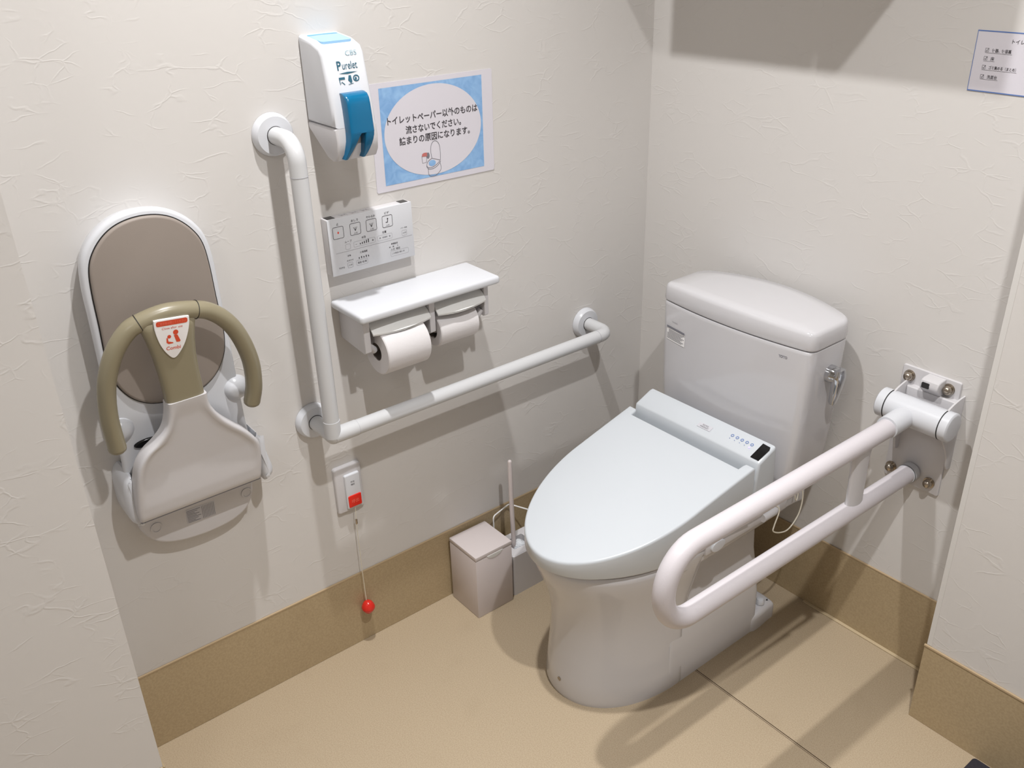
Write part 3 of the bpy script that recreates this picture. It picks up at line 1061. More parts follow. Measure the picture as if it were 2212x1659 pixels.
# ------------------------------------------------------------------ double paper holder and its rolls
def holder():
    y0, y1 = -0.9345, -0.584
    t = thing('paper_holder', 'white double toilet paper holder with shelf top on the left wall', 'paper holder', (0, (y0 + y1) / 2, 0.81))
    obj('shelf', slab(BM(), rrect(0.0, 0.127, y0, y1, 0.008, 5), FF, 0.888, 0.9055, 0.006, 0.006, 4), M_PLA, t)
    z0, z1 = 0.811, 0.8885
    side = [(0.0, z0 + 0.006), (0.094, z0 - 0.003), (0.101, z0 + 0.002), (0.1005, z1), (0.0, z1)]
    for nm, a, b in (('end_bracket', -0.918, -0.903), ('middle_bracket', -0.7575, -0.743), ('end_bracket', -0.612, -0.600)):
        fr = Frame((0, a, 0), (1, 0, 0), (0, 0, 1), (0, 1, 0))
        obj(nm, slab(BM(), side, fr, 0, b - a, 0.0018, 0.0018, 3), M_PLW, t)
    obj('back_plate', box(BM(), 0.0, 0.010, -0.915, -0.602, z0 + 0.004, z1, 0.002, 2), M_PLW, t)
    obj('latch_mark', flat(BM(), [(-0.7545, 0.8815), (-0.7455, 0.8835), (-0.7455, 0.881), (-0.7545, 0.879)], FL, 0.1012), M_INKGREY, t, 0)
    for a, b in ((-0.9015, -0.7595), (-0.7415, -0.6135)):
        m = (a + b) / 2
        bm = BM()
        top, bot = [], []
        secs = [(0.030, 0.886), (0.055, 0.884), (0.080, 0.877), (0.098, 0.866), (0.110, 0.853)]
        rings = []
        n = 13
        for x, z in secs:
            up_, dn_ = [], []
            for k in range(n):
                f = k / (n - 1)
                y = a + (b - a) * f
                bow = 0.010 * (1 - (2 * f - 1) ** 2) * max(0, (x - 0.05) / 0.06)
                up_.append((x + bow, y, z - 0.2 * bow))
                dn_.append((x + bow - 0.001, y, z - 0.0035 - 0.2 * bow))
            rings.append(up_ + dn_[::-1])
        loft(bm, rings)
        obj('paper_cutter', bm, M_GREY, t, 40)
    for a, b, yy in ((-0.903, -0.888, -1), (-0.612, -0.628, 1)):
        obj('roll_arm', tube(BM(), [(0.086, a, 0.822), (0.084, b, 0.806)], 0.008, 16, True), M_PLW, t)
    obj('roll_arm', tube(BM(), [(0.08, -0.7575, 0.812), (0.086, -0.779, 0.806)], 0.008, 16, True), M_PLW, t)
    obj('roll_arm', tube(BM(), [(0.08, -0.743, 0.812), (0.08, -0.730, 0.806)], 0.008, 16, True), M_PLW, t)


def roll(cx, cz, R, a, b, label):
    t = thing('toilet_paper_roll', label, 'toilet paper', (cx, (a + b) / 2, cz), 'toilet paper rolls in the holder')
    w = b - a
    obj('paper', lathe(BM(), [(0.0195, 0.0), (R - 0.002, 0.0), (R, 0.002), (R, w - 0.002), (R - 0.002, w), (0.0195, w), (0.0195, 0.0)], (cx, a, cz), (0, 1, 0), 56, False, False), M_PAPER, t, 40)
    obj('cardboard_core', lathe(BM(), [(0.0193, 0.0005), (0.0193, w - 0.0005), (0.0183, w - 0.0005), (0.0183, 0.0005), (0.0193, 0.0005)], (cx, a, cz), (0, 1, 0), 32, False, False), M_CORE, t, 40)
    return t


holder()
roll(0.0890, 0.8035, 0.0500, -0.8865, -0.7810, 'fuller white toilet paper roll under the left flap of the holder')
roll(0.0770, 0.8065, 0.0385, -0.7390, -0.6370, 'smaller white toilet paper roll under the right flap of the holder')


# ------------------------------------------------------------------ emergency call switch
def call_switch():
    t = thing('call_switch', 'white wall call switch with red button and pull cord below the grab bar', 'call button', (0, -0.948, 0.39))
    obj('cover_plate', slab(BM(), rrect(-0.982, -0.914, 0.392, 0.512, 0.006), FL, 0.0, 0.0105, 0.004, 0.0, 4), M_PLW, t)
    obj('switch_body', slab(BM(), rrect(-0.9605, -0.922, 0.4005, 0.4905, 0.004), FL, 0.008, 0.0165, 0.003, 0.0, 4), M_PLA, t)
    bt = obj('red_button', slab(BM(), rrect(-0.9575, -0.9245, 0.4045, 0.4355, 0.003), FL, 0.014, 0.0185, 0.0015, 0.0, 3), M_RED, t)
    obj('button_lettering', write(BM(), '呼出', FL, -0.941, 0.420, 0.0188, width=0.018, height=0.010), M_PINK, bt, 0)
    bm = BM()
    write(bm, '呼出', FL, -0.942, 0.4705, 0.0168, height=0.0046)
    write(bm, '確認', FL, -0.942, 0.4635, 0.0168, height=0.0046)
    obj('lettering', bm, M_INK, t, 0)
    cord = spline([(0.014, -0.9415, 0.398), (0.014, -0.9425, 0.38), (0.0135, -0.943, 0.36), (0.014, -0.944, 0.28), (0.0145, -0.944, 0.20), (0.0155, -0.9435, 0.125)], 4)
    cd = obj('pull_cord', tube(BM(), cord, 0.00085, 8), M_CORD, t)
    obj('cord_clip', box(BM(), 0.012, 0.0155, -0.9455, -0.9405, 0.352, 0.366, 0.001, 2), M_STEEL, cd)
    ball = lathe(BM(), [(0.0005, 0.019), (0.006, 0.018), (0.011, 0.014), (0.0155, 0.005), (0.0165, 0.0), (0.0155, -0.004), (0.012, -0.010), (0.0075, -0.0155), (0.003, -0.0185), (0.0005, -0.019)], (0.0205, -0.943, 0.109), (0, 0.0, 1), 28, False, False)
    obj('red_knob', ball, M_REDBALL, cd)


call_switch()


# ------------------------------------------------------------------ sanitary bin
def sanitary_bin():
    x0, x1, y0, y1, h = 0.0135, 0.1272, -0.691, -0.577, 0.1905
    t = thing('sanitary_bin', 'small white box-shaped bin on the floor against the left wall', 'bin', ((x0 + x1) / 2, (y0 + y1) / 2, 0))
    bm = BM()
    box(bm, x0, x1, y0, y1, 0.0, h - 0.012, 0.002, 2)
    obj('body', bm, M_BIN, t)
    # lid plate with finger scoop along the front edge
    obj('lid', box(BM(), x0, x1, y0, y1, h - 0.0105, h, 0.0008, 2), M_BIN, t)
    pts = [(y0 + 0.034, h - 0.010)] + [(y0 + 0.034 + 0.050 * k / 12, h - 0.010 - 0.013 * math.sin(PI * k / 12) ** 0.6) for k in range(1, 12)] + [(y0 + 0.084, h - 0.010)]
    obj('finger_scoop', slab(BM(), pts, FL, x1 - 0.004, x1 + 0.0008, 0.0005), M_GREY, t)


sanitary_bin()


# ------------------------------------------------------------------ toilet brush in its holder
def brush():
    t = thing('toilet_brush_holder', 'white square toilet brush holder with wire loop between bin and toilet', 'brush holder', (0.07, -0.50, 0))
    x0, x1, y0, y1, h = 0.030, 0.118, -0.566, -0.448, 0.128
    bm = BM()
    # open box: outer shell, rim and well
    out = rrect(x0, x1, y0, y1, 0.006, 3)
    n = len(out)
    cx, cy = 0.074, -0.515
    wel = []
    for i in range(n):
        u, v = out[i]
        a = math.atan2(v - (y0 + y1) / 2, u - (x0 + x1) / 2)
        wel.append((cx + 0.034 * math.cos(a), cy + 0.034 * math.sin(a)))
    rings = [[(u, v, 0) for u, v in out], [(u, v, h - 0.003) for u, v in out], [(u, v, h) for u, v in inset2(out, 0.003)], [(u, v, h) for u, v in wel], [(u, v, h - 0.045) for u, v in wel]]
    loft(bm, rings)
    obj('box', bm, M_PLW, t, 40)
    loop = fillet([(0.034, -0.562, 0.12), (0.032, -0.562, 0.207), (0.016, -0.497, 0.209), (0.080, -0.455, 0.198), (0.080, -0.455, 0.12)], 0.009)
    obj('wire_loop', tube(BM(), loop, 0.0019, 10), M_GREY, t)
    b = thing('toilet_brush', 'white toilet brush with long thin handle standing in the brush holder', 'toilet brush', (0.074, -0.53, 0.09))
    obj('handle', tube(BM(), [(0.0765, -0.5365, 0.385), (0.0768, -0.5355, 0.28), (0.0775, -0.5325, 0.15), (0.0777, -0.5315, 0.105)], [0.0055, 0.006, 0.0062, 0.0062], 16, True, None, None, True), M_BIN, b)
    hd = lathe(BM(), [(0.001, -0.022), (0.014, -0.018), (0.019, -0.004), (0.019, 0.008), (0.013, 0.02), (0.001, 0.024)], (0.0785, -0.519, 0.112), (0.15, 0.4, 1), 24, False, False)
    obj('bristle_head', hd, fine_bump(mat('white_bristles', S(228, 232, 238), 0.8), 400, 0.004, 1.0), b)


brush()


# ------------------------------------------------------------------ the toilet
TX = 0.452


def bowl_ring(z, hw, yf, yb, pf=2.3, split=-0.45, n=72):
    """plan outline: half superellipse in front of split, straight sides and square back behind it"""
    pts = []
    m = n // 2
    for k in range(m + 1):
        a = PI * k / m            # right side round the front to the left side
        c, s = math.cos(a), math.sin(a)
        x = TX + hw * math.copysign(abs(c) ** (2 / pf), c)
        y = split - (split - yf) * abs(s) ** (2 / pf)
        pts.append((x, y, z))
    # left side to back and along to the right
    q = n - m - 1
    r = 0.02
    back = [(TX - hw, split), (TX - hw, yb - r), (TX - hw + r, yb), (TX + hw - r, yb), (TX + hw, yb - r), (TX + hw, split)]
    L_ = [0]
    for i in range(1, len(back)):
        L_.append(L_[-1] + math.hypot(back[i][0] - back[i - 1][0], back[i][1] - back[i - 1][1]))
    for k in range(1, q + 1):
        d = L_[-1] * k / (q + 1)
        for i in range(1, len(back)):
            if d <= L_[i]:
                f = (d - L_[i - 1]) / (L_[i] - L_[i - 1])
                pts.append((back[i - 1][0] + (back[i][0] - back[i - 1][0]) * f, back[i - 1][1] + (back[i][1] - back[i - 1][1]) * f, z))
                break
    return pts


def lid_outline(w0, w1, y0, L1, L2, p=2.0, n=28, nose=2.0):
    pts = []
    for k in range(8):
        f = k / 8
        pts.append((w0 + (w1 - w0) * f, y0 - L1 * f))
    for k in range(n + 1):
        a = PI / 2 * k / n
        pts.append((w1 * math.cos(a) ** (2 / p), y0 - L1 - L2 * math.sin(a) ** (2 / p)))
    full = [(TX + x, y) for x, y in pts] + [(TX - x, y) for x, y in pts[::-1][1:]]
    return full


def toilet():
    t = thing('toilet', 'white toilet with closed electric bidet lid and tank against the back wall', 'toilet', (TX, -0.35, 0))
    # ---- pedestal and bowl, one continuous casting
    bm = BM()
    spec = [(0.0, 0.152, -0.700, -0.44), (0.012, 0.1535, -0.7025, -0.44), (0.06, 0.1515, -0.697, -0.44), (0.12, 0.148, -0.689, -0.44), (0.18, 0.147, -0.686, -0.44),
            (0.23, 0.150, -0.691, -0.435), (0.28, 0.157, -0.704, -0.43), (0.32, 0.165, -0.720, -0.425), (0.35, 0.1715, -0.732, -0.42), (0.372, 0.175, -0.738, -0.415), (0.384, 0.1755, -0.739, -0.41), (0.389, 0.172, -0.735, -0.41)]
    loft(bm, [bowl_ring(z, hw, yf, yb, 2.15, -0.47) for z, hw, yf, yb in spec])
    # rear trap block, tapering inward towards the top
    spec2 = [(0.0, 0.152), (0.05, 0.152), (0.12, 0.150), (0.17, 0.142), (0.24, 0.126), (0.33, 0.119), (0.372, 0.118)]
    rr = []
    for z, hw in spec2:
        bulge = 0.010 * math.exp(-((z - 0.29) / 0.03) ** 2)
        rr.append([(TX + u * hw, v, z) for u, v in rrect(-1, 1, -0.50, -0.190 + bulge, 0.012, 4)])
    loft(bm, rr)
    # rim deck carrying the tank
    deck = [(TX - 0.172, -0.50), (TX - 0.172, -0.30), (TX - 0.165, -0.13), (TX - 0.14, -0.06), (TX + 0.14, -0.06), (TX + 0.165, -0.13), (TX + 0.172, -0.30), (TX + 0.172, -0.50)]
    slab(bm, [(p.x, p.y) for p in spline(deck, 4)], FF, 0.345, 0.389, 0.004, 0.010)
    # feet at the back
    for s in (-1, 1):
        foot = [(TX + s * 0.07, -0.21), (TX + s * 0.150, -0.21), (TX + s * 0.152, -0.13), (TX + s * 0.146, -0.112), (TX + s * 0.10, -0.108), (TX + s * 0.07, -0.12)]
        slab(bm, [(p.x, p.y) for p in spline(foot, 4, True)], FF, 0.0, 0.050, 0.016)
    obj('bowl', bm, M_CER, t, 45)
    for s in (-1, 1):
        obj('bolt_cap', lathe(BM(), [(0.011, 0.0), (0.011, 0.008), (0.008, 0.013), (0.001, 0.015)], (TX + s * 0.134, -0.150, 0.051), (0, 0, 1), 20), M_PLA, t)
    # little plugged screw hole low on the front left
    hl = Vector((0.449, -0.6985, 0.043))
    nrm = Vector((-0.03, -1.0, 0.0)).normalized()
    obj('screw_plug', lathe(BM(), [(0.0052, -0.004), (0.0052, 0.002), (0.0035, 0.0022), (0.003, 0.001), (0.0005, 0.001)], hl, nrm, 16), M_STEEL, t)
    # ---- tank
    def tank_ring(z, hw, k=1.0, rf=0.022):
        def yfront(x):
            return -0.1955 - 0.0195 * (1 - (x / hw) ** 2)

        def yback(x):
            return -0.058 + 0.046 * (1 - (abs(x) / hw) ** 2.0)
        nx = 24
        poly = []
        for i in range(nx + 1):
            x = -hw + 2 * hw * i / nx
            poly.append((x, yfront(x)))
        for i in range(1, 8):
            poly.append((hw, yfront(hw) + (yback(hw) - yfront(hw)) * i / 8))
        for i in range(nx + 1):
            x = hw - 2 * hw * i / nx
            poly.append((x, yback(x)))
        for i in range(7, 0, -1):
            poly.append((-hw, yfront(hw) + (yback(hw) - yfront(hw)) * i / 8))
        # round the four corners with a short Bezier
        pts = []
        cor = [((-hw, yfront(hw)), rf), ((hw, yfront(hw)), rf), ((hw, yback(hw)), 0.034), ((-hw, yback(hw)), 0.034)]
        n = len(poly)
        ci = [0, nx, nx + 8, nx + 8 + nx]

        def walk(i, step, dist):
            p = Vector(poly[i])
            d = 0
            while True:
                q = Vector(poly[(i + step) % n])
                l = (q - p).length
                if d + l >= dist:
                    return p + (q - p) * ((dist - d) / l), i
                d += l
                p = q
                i = (i + step) % n
        skip = set()
        bez = {}
        for idx, (cp, rad) in zip(ci, cor):
            pa, ia = walk(idx, -1, rad)
            pb, ib = walk(idx, 1, rad)
            k = ia
            while k != (ib + 1) % n:
                skip.add(k) if (Vector(poly[k]) - Vector(cp)).length < rad * 1.02 else None
                k = (k + 1) % n
            skip.add(idx)
            bez[idx] = [(pa * (1 - t_) ** 2 + Vector(cp) * 2 * t_ * (1 - t_) + pb * t_ ** 2) for t_ in [j / 8 for j in range(9)]]
        for i in range(n):
            if i in bez:
                pts += [(p.x, p.y) for p in bez[i]]
            elif i not in skip:
                pts.append(poly[i])
        return [(TKX + x, y, z) for x, y in pts]
    TKX = 0.459
    bm = BM()
    rings = []
    base0 = tank_ring(0.0, 0.2085)
    for z, hw in ((0.390, 0.160), (0.41, 0.172), (0.45, 0.187), (0.50, 0.197), (0.58, 0.2035), (0.68, 0.2065), (0.775, 0.2085), (0.7812, 0.2080), (0.7835, 0.205)):
        f = hw / 0.2085
        rings.append([(TKX + (p[0] - TKX) * f, -0.10 + (p[1] + 0.10) * (0.55 + 0.45 * f), z) for p in base0])
    loft(bm, rings)
    obj('tank', bm, M_CER, t, 45)
    base = tank_ring(0.785, 0.2105)
    o2 = [(p[0], p[1]) for p in base]
    dome = lambda u, v: 0.007 * max(0, 1 - ((u - TKX) / 0.21) ** 2)
    bm = BM()
    o2 = o2 if area2(o2) > 0 else o2[::-1]
    rings = []
    for ins, z, top in ((0.004, 0.7852, 0), (0.0012, 0.7865, 0), (0.0, 0.790, 0), (0.001, 0.806, 0.3), (0.002, 0.8175, 0.6), (0.0048, 0.8228, 0.8), (0.010, 0.8256, 1), (-0.75, 0.8262, 1), (-0.5, 0.8264, 1), (-0.25, 0.8264, 1), (-0.05, 0.8264, 1)):
        rg = inset2(o2, ins) if ins >= 0 else [(TKX + (u - TKX) * -ins, -0.115 + (v + 0.115) * -ins) for u, v in inset2(o2, 0.010)]
        rings.append([(u, v, z + top * dome(u, v)) for u, v in rg])
    loft(bm, rings)
    lid = obj('tank_lid', bm, M_CER, t, 45)
    # chrome flush lever on the right side
    lv = obj('flush_lever', lathe(BM(), [(0.0195, -0.004), (0.0195, 0.014), (0.018, 0.020), (0.017, 0.026), (0.001, 0.028)], (0.662, -0.120, 0.716), (1, 0, 0), 32), M_CHROME, t)
    bm = BM()
    rings = []
    for z, w, xa, xb in ((0.732, 0.012, 0.682, 0.698), (0.716, 0.0155, 0.680, 0.701), (0.70, 0.0135, 0.679, 0.700), (0.68, 0.0105, 0.678, 0.696), (0.655, 0.009, 0.677, 0.691), (0.648, 0.007, 0.679, 0.689)):
        rings.append([(xa + (xb - xa) * u, -0.120 + w * (2 * v - 1), z) for u, v in rrect(0, 1, 0, 1, 0.2, 3)])
    loft(bm, rings)
    obj('lever_blade', bm, M_CHROME, lv, 40)
    # tank printing
    def ft(u, v, n=0.0):
        y = -0.1955 - 0.0195 * (1 - ((u - TKX) / 0.2045) ** 2)
        return Vector((u, y - n, v))
    st = BM()
    m = 6
    vs = []
    for v in (0.690, 0.7265):
        vs.append([st.verts.new(ft(0.273 + 0.064 * i / m, v - 0.0008 * i / m, 0.0006)) for i in range(m + 1)])
    for i in range(m):
        st.faces.new((vs[0][i], vs[0][i + 1], vs[1][i + 1], vs[1][i]))
    sl = obj('caution_label', st, M_STICKW, t, 0)
    bm = BM()
    flat(bm, [(0.2735, 0.7205), (0.3365, 0.7195), (0.3365, 0.7255), (0.2735, 0.7262)], ft, 0.0019)
    for i in range(8):
        z = 0.716 - i * 0.0031
        x1 = 0.3355 - (i * 37 % 11) * 0.0014
        stroke(bm, [(0.2795 if i < 3 else 0.2745, z), (0.5 * (0.2745 + x1), z - 0.0003), (x1, z - 0.0006)], 0.0014, ft, 0.0010)
    obj('label_print', bm, M_INKGREY, sl, 0)
    bm = BM()
    write(bm, 'TOTO', ft, 0.605, 0.7595, 0.0007, width=0.020, height=0.0062, bold=0.03)
    obj('maker_lettering', bm, M_INKGREY, t, 0)
    bm = BM()
    write(bm, 'SH233BAK', ft, 0.300, 0.7395, 0.0007, width=0.020)
    obj('model_lettering', bm, M_INKLIGHT, t, 0)
    # ---- bidet unit behind the lid
    wu = 0.1855
    yf_, yb_, zf_, zb_ = -0.2935, -0.2335, 0.544, 0.568
    bm = BM()
    prof = [(yf_ - 0.012, 0.395), (yf_ - 0.010, 0.45), (yf_ - 0.002, 0.520), (yf_, zf_ - 0.003), (yf_ + 0.003, zf_ + 0.0008), (yb_ - 0.012, zb_ - 0.004), (yb_ - 0.004, zb_ - 0.003), (yb_, zb_ - 0.010), (yb_ + 0.004, 0.50), (yb_ + 0.006, 0.395)]
    fr = Frame((TX - wu, 0, 0), (0, 1, 0), (0, 0, 1), (1, 0, 0))
    slab(bm, prof, fr, 0.0, 2 * wu, 0.007, 0.007, 5)
    unit = obj('bidet_unit', bm, M_LID, t, 40)
    vv = Vector((0, yb_ - yf_, zb_ - zf_)).normalized()
    ftop = Frame((TX, yf_, zf_), (1, 0, 0), vv)
    obj('black_sensor_window', flat(BM(), [(wu - 0.0285, 0.006), (wu - 0.0065, 0.006), (wu - 0.0045, 0.042), (wu - 0.008, 0.050), (wu - 0.0285, 0.0515)], ftop, 0.0013), M_BLACK, unit, 0)
    lb = obj('badge', slab(BM(), rrect(-0.005, 0.033, 0.018, 0.032, 0.001), ftop, 0.0, 0.0014, 0.0003), M_STICK, unit, 0)
    bm = BM()
    write(bm, 'TOTO', ftop, 0.014, 0.0275, 0.0017, width=0.017)
    write(bm, 'WASHLET', ftop, 0.014, 0.0222, 0.0017, width=0.024)
    obj('badge_lettering', bm, M_INK, lb, 0)
    bm = BM()
    for i in range(5):
        u = 0.085 + i * 0.0135
        stroke(bm, ellipse(u, 0.036, 0.0032, 0.0032, 14), 0.0013, ftop, 0.0014, True)
        if i < 4:
            flat(bm, ellipse(u - 0.0005, 0.0265, 0.0009, 0.0009, 8), ftop, 0.0014)
    obj('indicator_print', bm, M_INKBLUE, unit, 0)
    obj('indicator_light', flat(BM(), ellipse(0.1385, 0.0265, 0.0022, 0.0022, 16), ftop, 0.0014), M_LED, unit, 0)
    # ---- seat and lid
    seat = lid_outline(0.176, 0.175, -0.30, 0.17, 0.273)
    obj('seat', slab(BM(), seat, FF, 0.3895, 0.396, 0.002, 0.002, 3), M_PLW, t, 40)
    so = lid_outline(0.1875, 0.1815, -0.3085, 0.165, 0.2855)
    rear = [(TX - 0.1675, -0.3085), (TX - 0.163, -0.311), (TX - 0.161, -0.318), (TX - 0.160, -0.330), (TX + 0.160, -0.330), (TX + 0.161, -0.318), (TX + 0.163, -0.311), (TX + 0.1675, -0.3085)]
    so = so + rear
    so = so if area2(so) > 0 else so[::-1]
    zt = lambda y: 0.5420 - 0.1125 * max(0.0, min(1.0, (-0.3085 - y) / 0.4505)) + 0.004 * math.sin(PI * max(0, min(1, (-0.3085 - y) / 0.4505)))
    bm = BM()
    rings = []
    for ins, k in ((0.004, -1), (0.0006, -0.9), (0.0, -0.8)):
        rg = inset2(so, ins)
        rings.append([(u, v, 0.398 + (k + 1) * 0.012) for u, v in rg])
    for ins, dz in ((0.0, -0.0065), (0.0003, -0.0040), (0.0012, -0.0018), (0.0028, -0.0005), (0.0050, 0.0)):
        rg = inset2(so, ins)
        rings.append([(u, v, zt(v) + dz) for u, v in rg])
    # fill the top in strips so that it keeps its slope
    vs = [[bm.verts.new(p) for p in ring] for ring in rings]
    n = len(vs[0])
    for a, b in zip(vs[:-1], vs[1:]):
        for i in range(n):
            bm.faces.new((a[i], a[(i + 1) % n], b[(i + 1) % n], b[i]))
    bm.faces.new(vs[-1])
    bm.faces.new(vs[0][::-1])
    obj('seat_lid', bm, M_LID, t, 40)
    # side rail, hose block and the cord under the unit on the right
    xs = TX + 0.170
    obj('side_cover', box(BM(), xs - 0.01, xs + 0.010, -0.44, -0.16, 0.368, 0.395, 0.003, 2), M_PLW, t)
    obj('side_button', slab(BM(), ellipse(-0.405, 0.382, 0.022, 0.014), Frame((xs + 0.009, 0, 0), (0, 1, 0), (0, 0, 1)), 0.0, 0.006, 0.002), M_PLA, t)
    hose = obj('water_joint', tube(BM(), [(xs + 0.004, -0.195, 0.384), (xs + 0.012, -0.215, 0.384), (xs + 0.012, -0.255, 0.384)], 0.0105, 16), M_PLW, t)
    cord = spline([(0.632, -0.215, 0.402), (0.640, -0.200, 0.385), (0.642, -0.215, 0.350), (0.643, -0.218, 0.335), (0.643, -0.190, 0.318), (0.642, -0.155, 0.312), (0.640, -0.120, 0.335), (0.638, -0.108, 0.375), (0.634, -0.112, 0.41), (0.63, -0.115, 0.43)], 8)
    obj('earth_cord', tube(BM(), cord, 0.0016, 8), M_CORD, t)
    c2 = spline([(0.63, -0.125, 0.43), (0.634, -0.135, 0.395), (0.634, -0.128, 0.375), (0.632, -0.120, 0.385), (0.630, -0.118, 0.42)], 8)
    obj('earth_cord', tube(BM(), c2, 0.0014, 8), M_CORD, t)


toilet()


# ------------------------------------------------------------------ fold-down rail on the back wall
def fold_rail():
    RX, R = 0.8295, 0.0198
    ZU, ZL, YF = 0.6615, 0.5045, -0.7985
    t = thing('fold_down_rail', 'white fold-down support rail hinged on the back wall right of the toilet', 'support rail', (RX, 0, 0.47))
    px0, px1, pz0, pz1 = 0.767, 0.8945, 0.464, 0.738
    obj('wall_plate', slab(BM(), rrect(px0, px1, pz0, pz1, 0.004), FB, 0.0, 0.005, 0.0015), M_PLW, t)
    # hinge bracket cheeks
    for x in (0.787, 0.9035):
        bm = BM()
        ch = [(0.0, 0.712), (0.02, 0.711), (0.055, 0.703), (0.072, 0.69), (0.080, 0.668), (0.072, 0.645), (0.05, 0.615), (0.028, 0.58), (0.018, 0.545), (0.0, 0.54)]
        fr = Frame((x - 0.002, 0, 0), (0, -1, 0), (0, 0, 1), (1, 0, 0))
        slab(bm, [(p.x, p.y) for p in spline(ch, 3)], fr, 0.0, 0.004, 0.0008, 0.0008, 2)
        obj('hinge_cheek', bm, M_PLW, t)
    obj('bracket_web', slab(BM(), [(0.789, 0.700), (0.902, 0.700), (0.902, 0.640), (0.789, 0.640)], FB, 0.004, 0.020, 0.003), M_PLW, t)
    # hinge barrel along x with caps and dark rings
    HY, HZ, HR = -0.064, 0.668, 0.0312
    obj('hinge_barrel', lathe(BM(), [(HR, 0.785), (HR, 0.9025)], (0, HY, HZ), (1, 0, 0), 40), M_PLA, t)
    for a, b in ((0.7835, 0.7625), (0.9045, 0.923)):
        s = 1 if b > a else -1
        obj('barrel_cap', lathe(BM(), [(HR + 0.0003, a), (HR + 0.0003, b - s * 0.003), (HR - 0.002, b - s * 0.0008), (HR - 0.005, b), (0.001, b)], (0, HY, HZ), (1, 0, 0), 40), M_PLA, t)
    for x in (0.784, 0.9035):
        obj('barrel_ring', lathe(BM(), [(HR - 0.002, x - 0.001), (HR + 0.0009, x - 0.001), (HR + 0.0009, x + 0.001), (HR - 0.002, x + 0.001)], (0, HY, HZ), (1, 0, 0), 40, False, False), M_DARK, t)
    # sleeve and looped rail
    obj('rail_sleeve', tube(BM(), [(RX, HY, HZ - 0.002), (RX, -0.15, ZU + 0.0015)], 0.0232, 32), M_PLA, t)
    path = [Vector((RX, -0.145, ZU))]
    c = (ZU + ZL) / 2
    rr = (ZU - ZL) / 2
    yc = YF + rr * 0.92
    for k in range(7):
        path.append(Vector((RX, -0.145 + (yc + 0.145) * (k + 1) / 7, ZU)))
    for k in range(1, 20):
        a = PI * k / 20
        path.append(Vector((RX, yc - rr * 0.92 * math.sin(a), c + rr * math.cos(a))))
    for k in range(9):
        path.append(Vector((RX, yc + (-0.018 - yc) * k / 8, ZL - 0.0 - 0.004 * k / 8)))
    obj('looped_tube', tube(BM(), path, R, 32, True, None, (1, 0, 0)), M_RAIL, t)
    obj('tube_end_cap', lathe(BM(), [(R + 0.0014, 0.0), (R + 0.0014, 0.020), (R - 0.002, 0.023), (0.001, 0.023)], (RX, -0.030, ZL - 0.0042), (0, 1, 0), 32), M_PLA, t)
    obj('cap_ring', lathe(BM(), [(R, 0.0), (R + 0.0019, 0.0), (R + 0.0019, 0.0012), (R, 0.0012)], (RX, -0.029, ZL - 0.0042), (0, 1, 0), 32, False, False), M_DARK, t)
    # oval strut between the tubes
    bm = BM()
    rings = []
    for z, hy, hx in ((ZU - 0.008, 0.034, 0.013), (ZU - 0.03, 0.030, 0.012), (c + 0.01, 0.027, 0.0115), (ZL + 0.03, 0.026, 0.0115), (ZL + 0.008, 0.028, 0.012)):
        yy = -0.232 + (z - c) * -0.02
        rings.append([(RX + hx * math.cos(2 * PI * k / 28), yy + hy * math.sin(2 * PI * k / 28), z) for k in range(28)])
    loft(bm, rings)
    obj('strut', bm, M_PLW, t)
    # latch hood
    bm = BM()
    fr = Frame((0.8235, 0, 0), (0, -1, 0), (0, 0, 1), (1, 0, 0))
    slab(bm, [(0.004, 0.7355), (0.024, 0.7355), (0.034, 0.732), (0.037, 0.724), (0.035, 0.714), (0.022, 0.702), (0.004, 0.694)], fr, 0.0, 0.0395, 0.003, 0.003, 3)
    lt = obj('latch_hood', bm, M_PLW, t)
    obj('latch_window', slab(BM(), rrect(0.828, 0.8445, 0.7165, 0.7285, 0.002), FB, 0.030, 0.0373, 0.0), M_DARK, lt, 0)
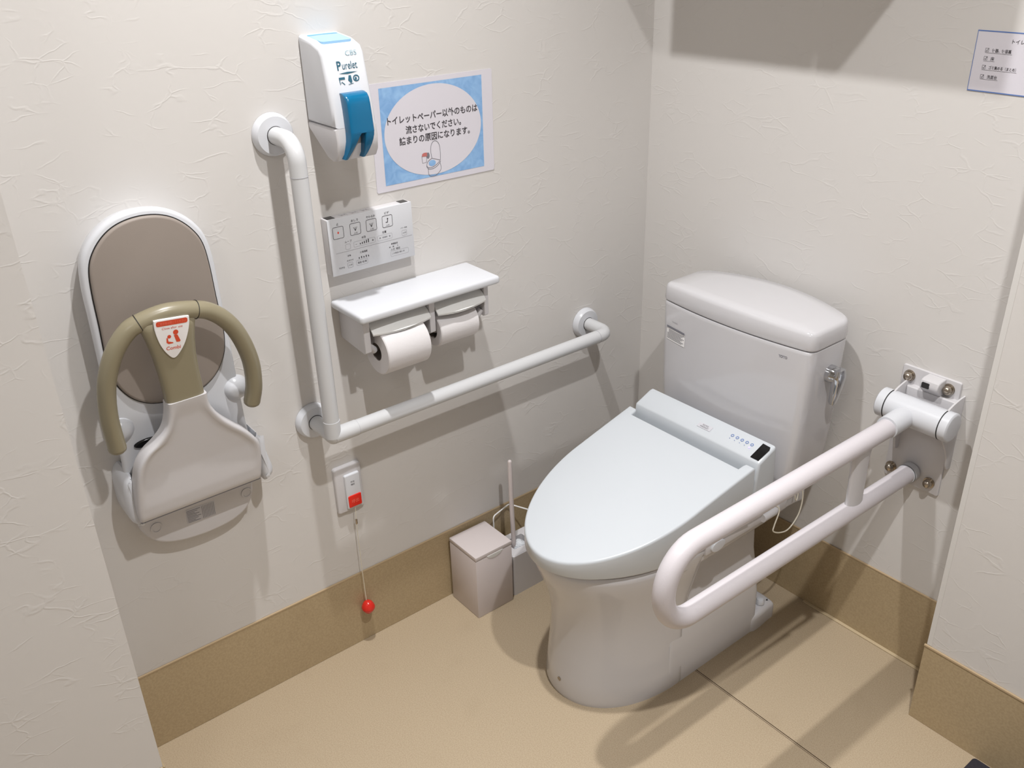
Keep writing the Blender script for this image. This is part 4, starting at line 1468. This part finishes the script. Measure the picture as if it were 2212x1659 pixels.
    for x, z in ((0.785, 0.717), (0.8715, 0.717), (0.782, 0.4895), (0.8715, 0.4895)):
        b = obj('bolt', lathe(BM(), [(0.0125, 0.0), (0.0125, 0.002), (0.0095, 0.002), (0.0095, 0.009), (0.0085, 0.013), (0.0055, 0.016), (0.001, 0.017)], (x, -0.005, z), (0, -1, 0), 24), M_STEEL, t)
        obj('bolt_washer', lathe(BM(), [(0.0118, 0.0), (0.0118, 0.0045), (0.009, 0.0045)], (x, -0.005, z), (0, -1, 0), 24, False, False), M_STEEL, b)


fold_rail()


# ------------------------------------------------------------------ cleaning notice on the back wall and the mat
def notice_right():
    x0, x1, z0, z1 = 0.787, 1.0, 1.300, 1.404
    fr = Frame((x0, 0, z0), (1, 0, 0.0), (0.0, 0, 1))
    W, H = 0.205, 0.104
    t = thing('cleaning_notice', 'white checklist notice with thin blue border on the back wall at upper right', 'notice', (x0 + W / 2, 0, z0))
    obj('paper_sheet', slab(BM(), [(0, 0), (W, 0), (W, H), (0, H)], fr, 0.0004, 0.001, 0.0), M_SHEET, t, 0)
    obj('blue_border', stroke(BM(), [(0.001, 0.001), (W - 0.001, 0.001), (W - 0.001, H - 0.001), (0.001, H - 0.001)], 0.0022, fr, 0.0014, True), M_INKBLUE, t, 0)
    bm = BM()
    n = 0.0014
    write(bm, 'トイレ', fr, 0.064, 0.0885, n, height=0.0068, align='L', bold=0.005)
    for v, s, hgt, wid in ((0.0715, '便器、便座裏', 0.0066, 0.034), (0.0575, '床', 0.0066, None), (0.0425, 'ゴミ集める（まとめ）', 0.0062, 0.048), (0.0265, '洗面台', 0.0066, 0.018)):
        stroke(bm, [(0.020, v - 0.003), (0.026, v - 0.003), (0.026, v + 0.003), (0.020, v + 0.003)], 0.0006, fr, n, True)
        stroke(bm, [(0.021, v), (0.0228, v - 0.002), (0.0255, v + 0.003)], 0.0007, fr, n)
        write(bm, s, fr, 0.032, v, n, height=hgt, width=wid, align='L', bold=0.008)
        stroke(bm, [(0.020, v - 0.0047), (0.040 if wid is None else 0.034 + wid, v - 0.0047)], 0.0004, fr, n)
    obj('lettering', bm, M_INK, t, 0)


notice_right()

mt = obj('floor_mat', slab(BM(), rrect(1.150, 1.75, PY - 0.012 - 0.45, PY - 0.012, 0.008), FF, 0.0, 0.009, 0.003), M_MAT, None, 35, (1.45, PY - 0.237, 0))
tag(mt, 'charcoal floor mat lying along the foot of the projecting wall', 'mat')
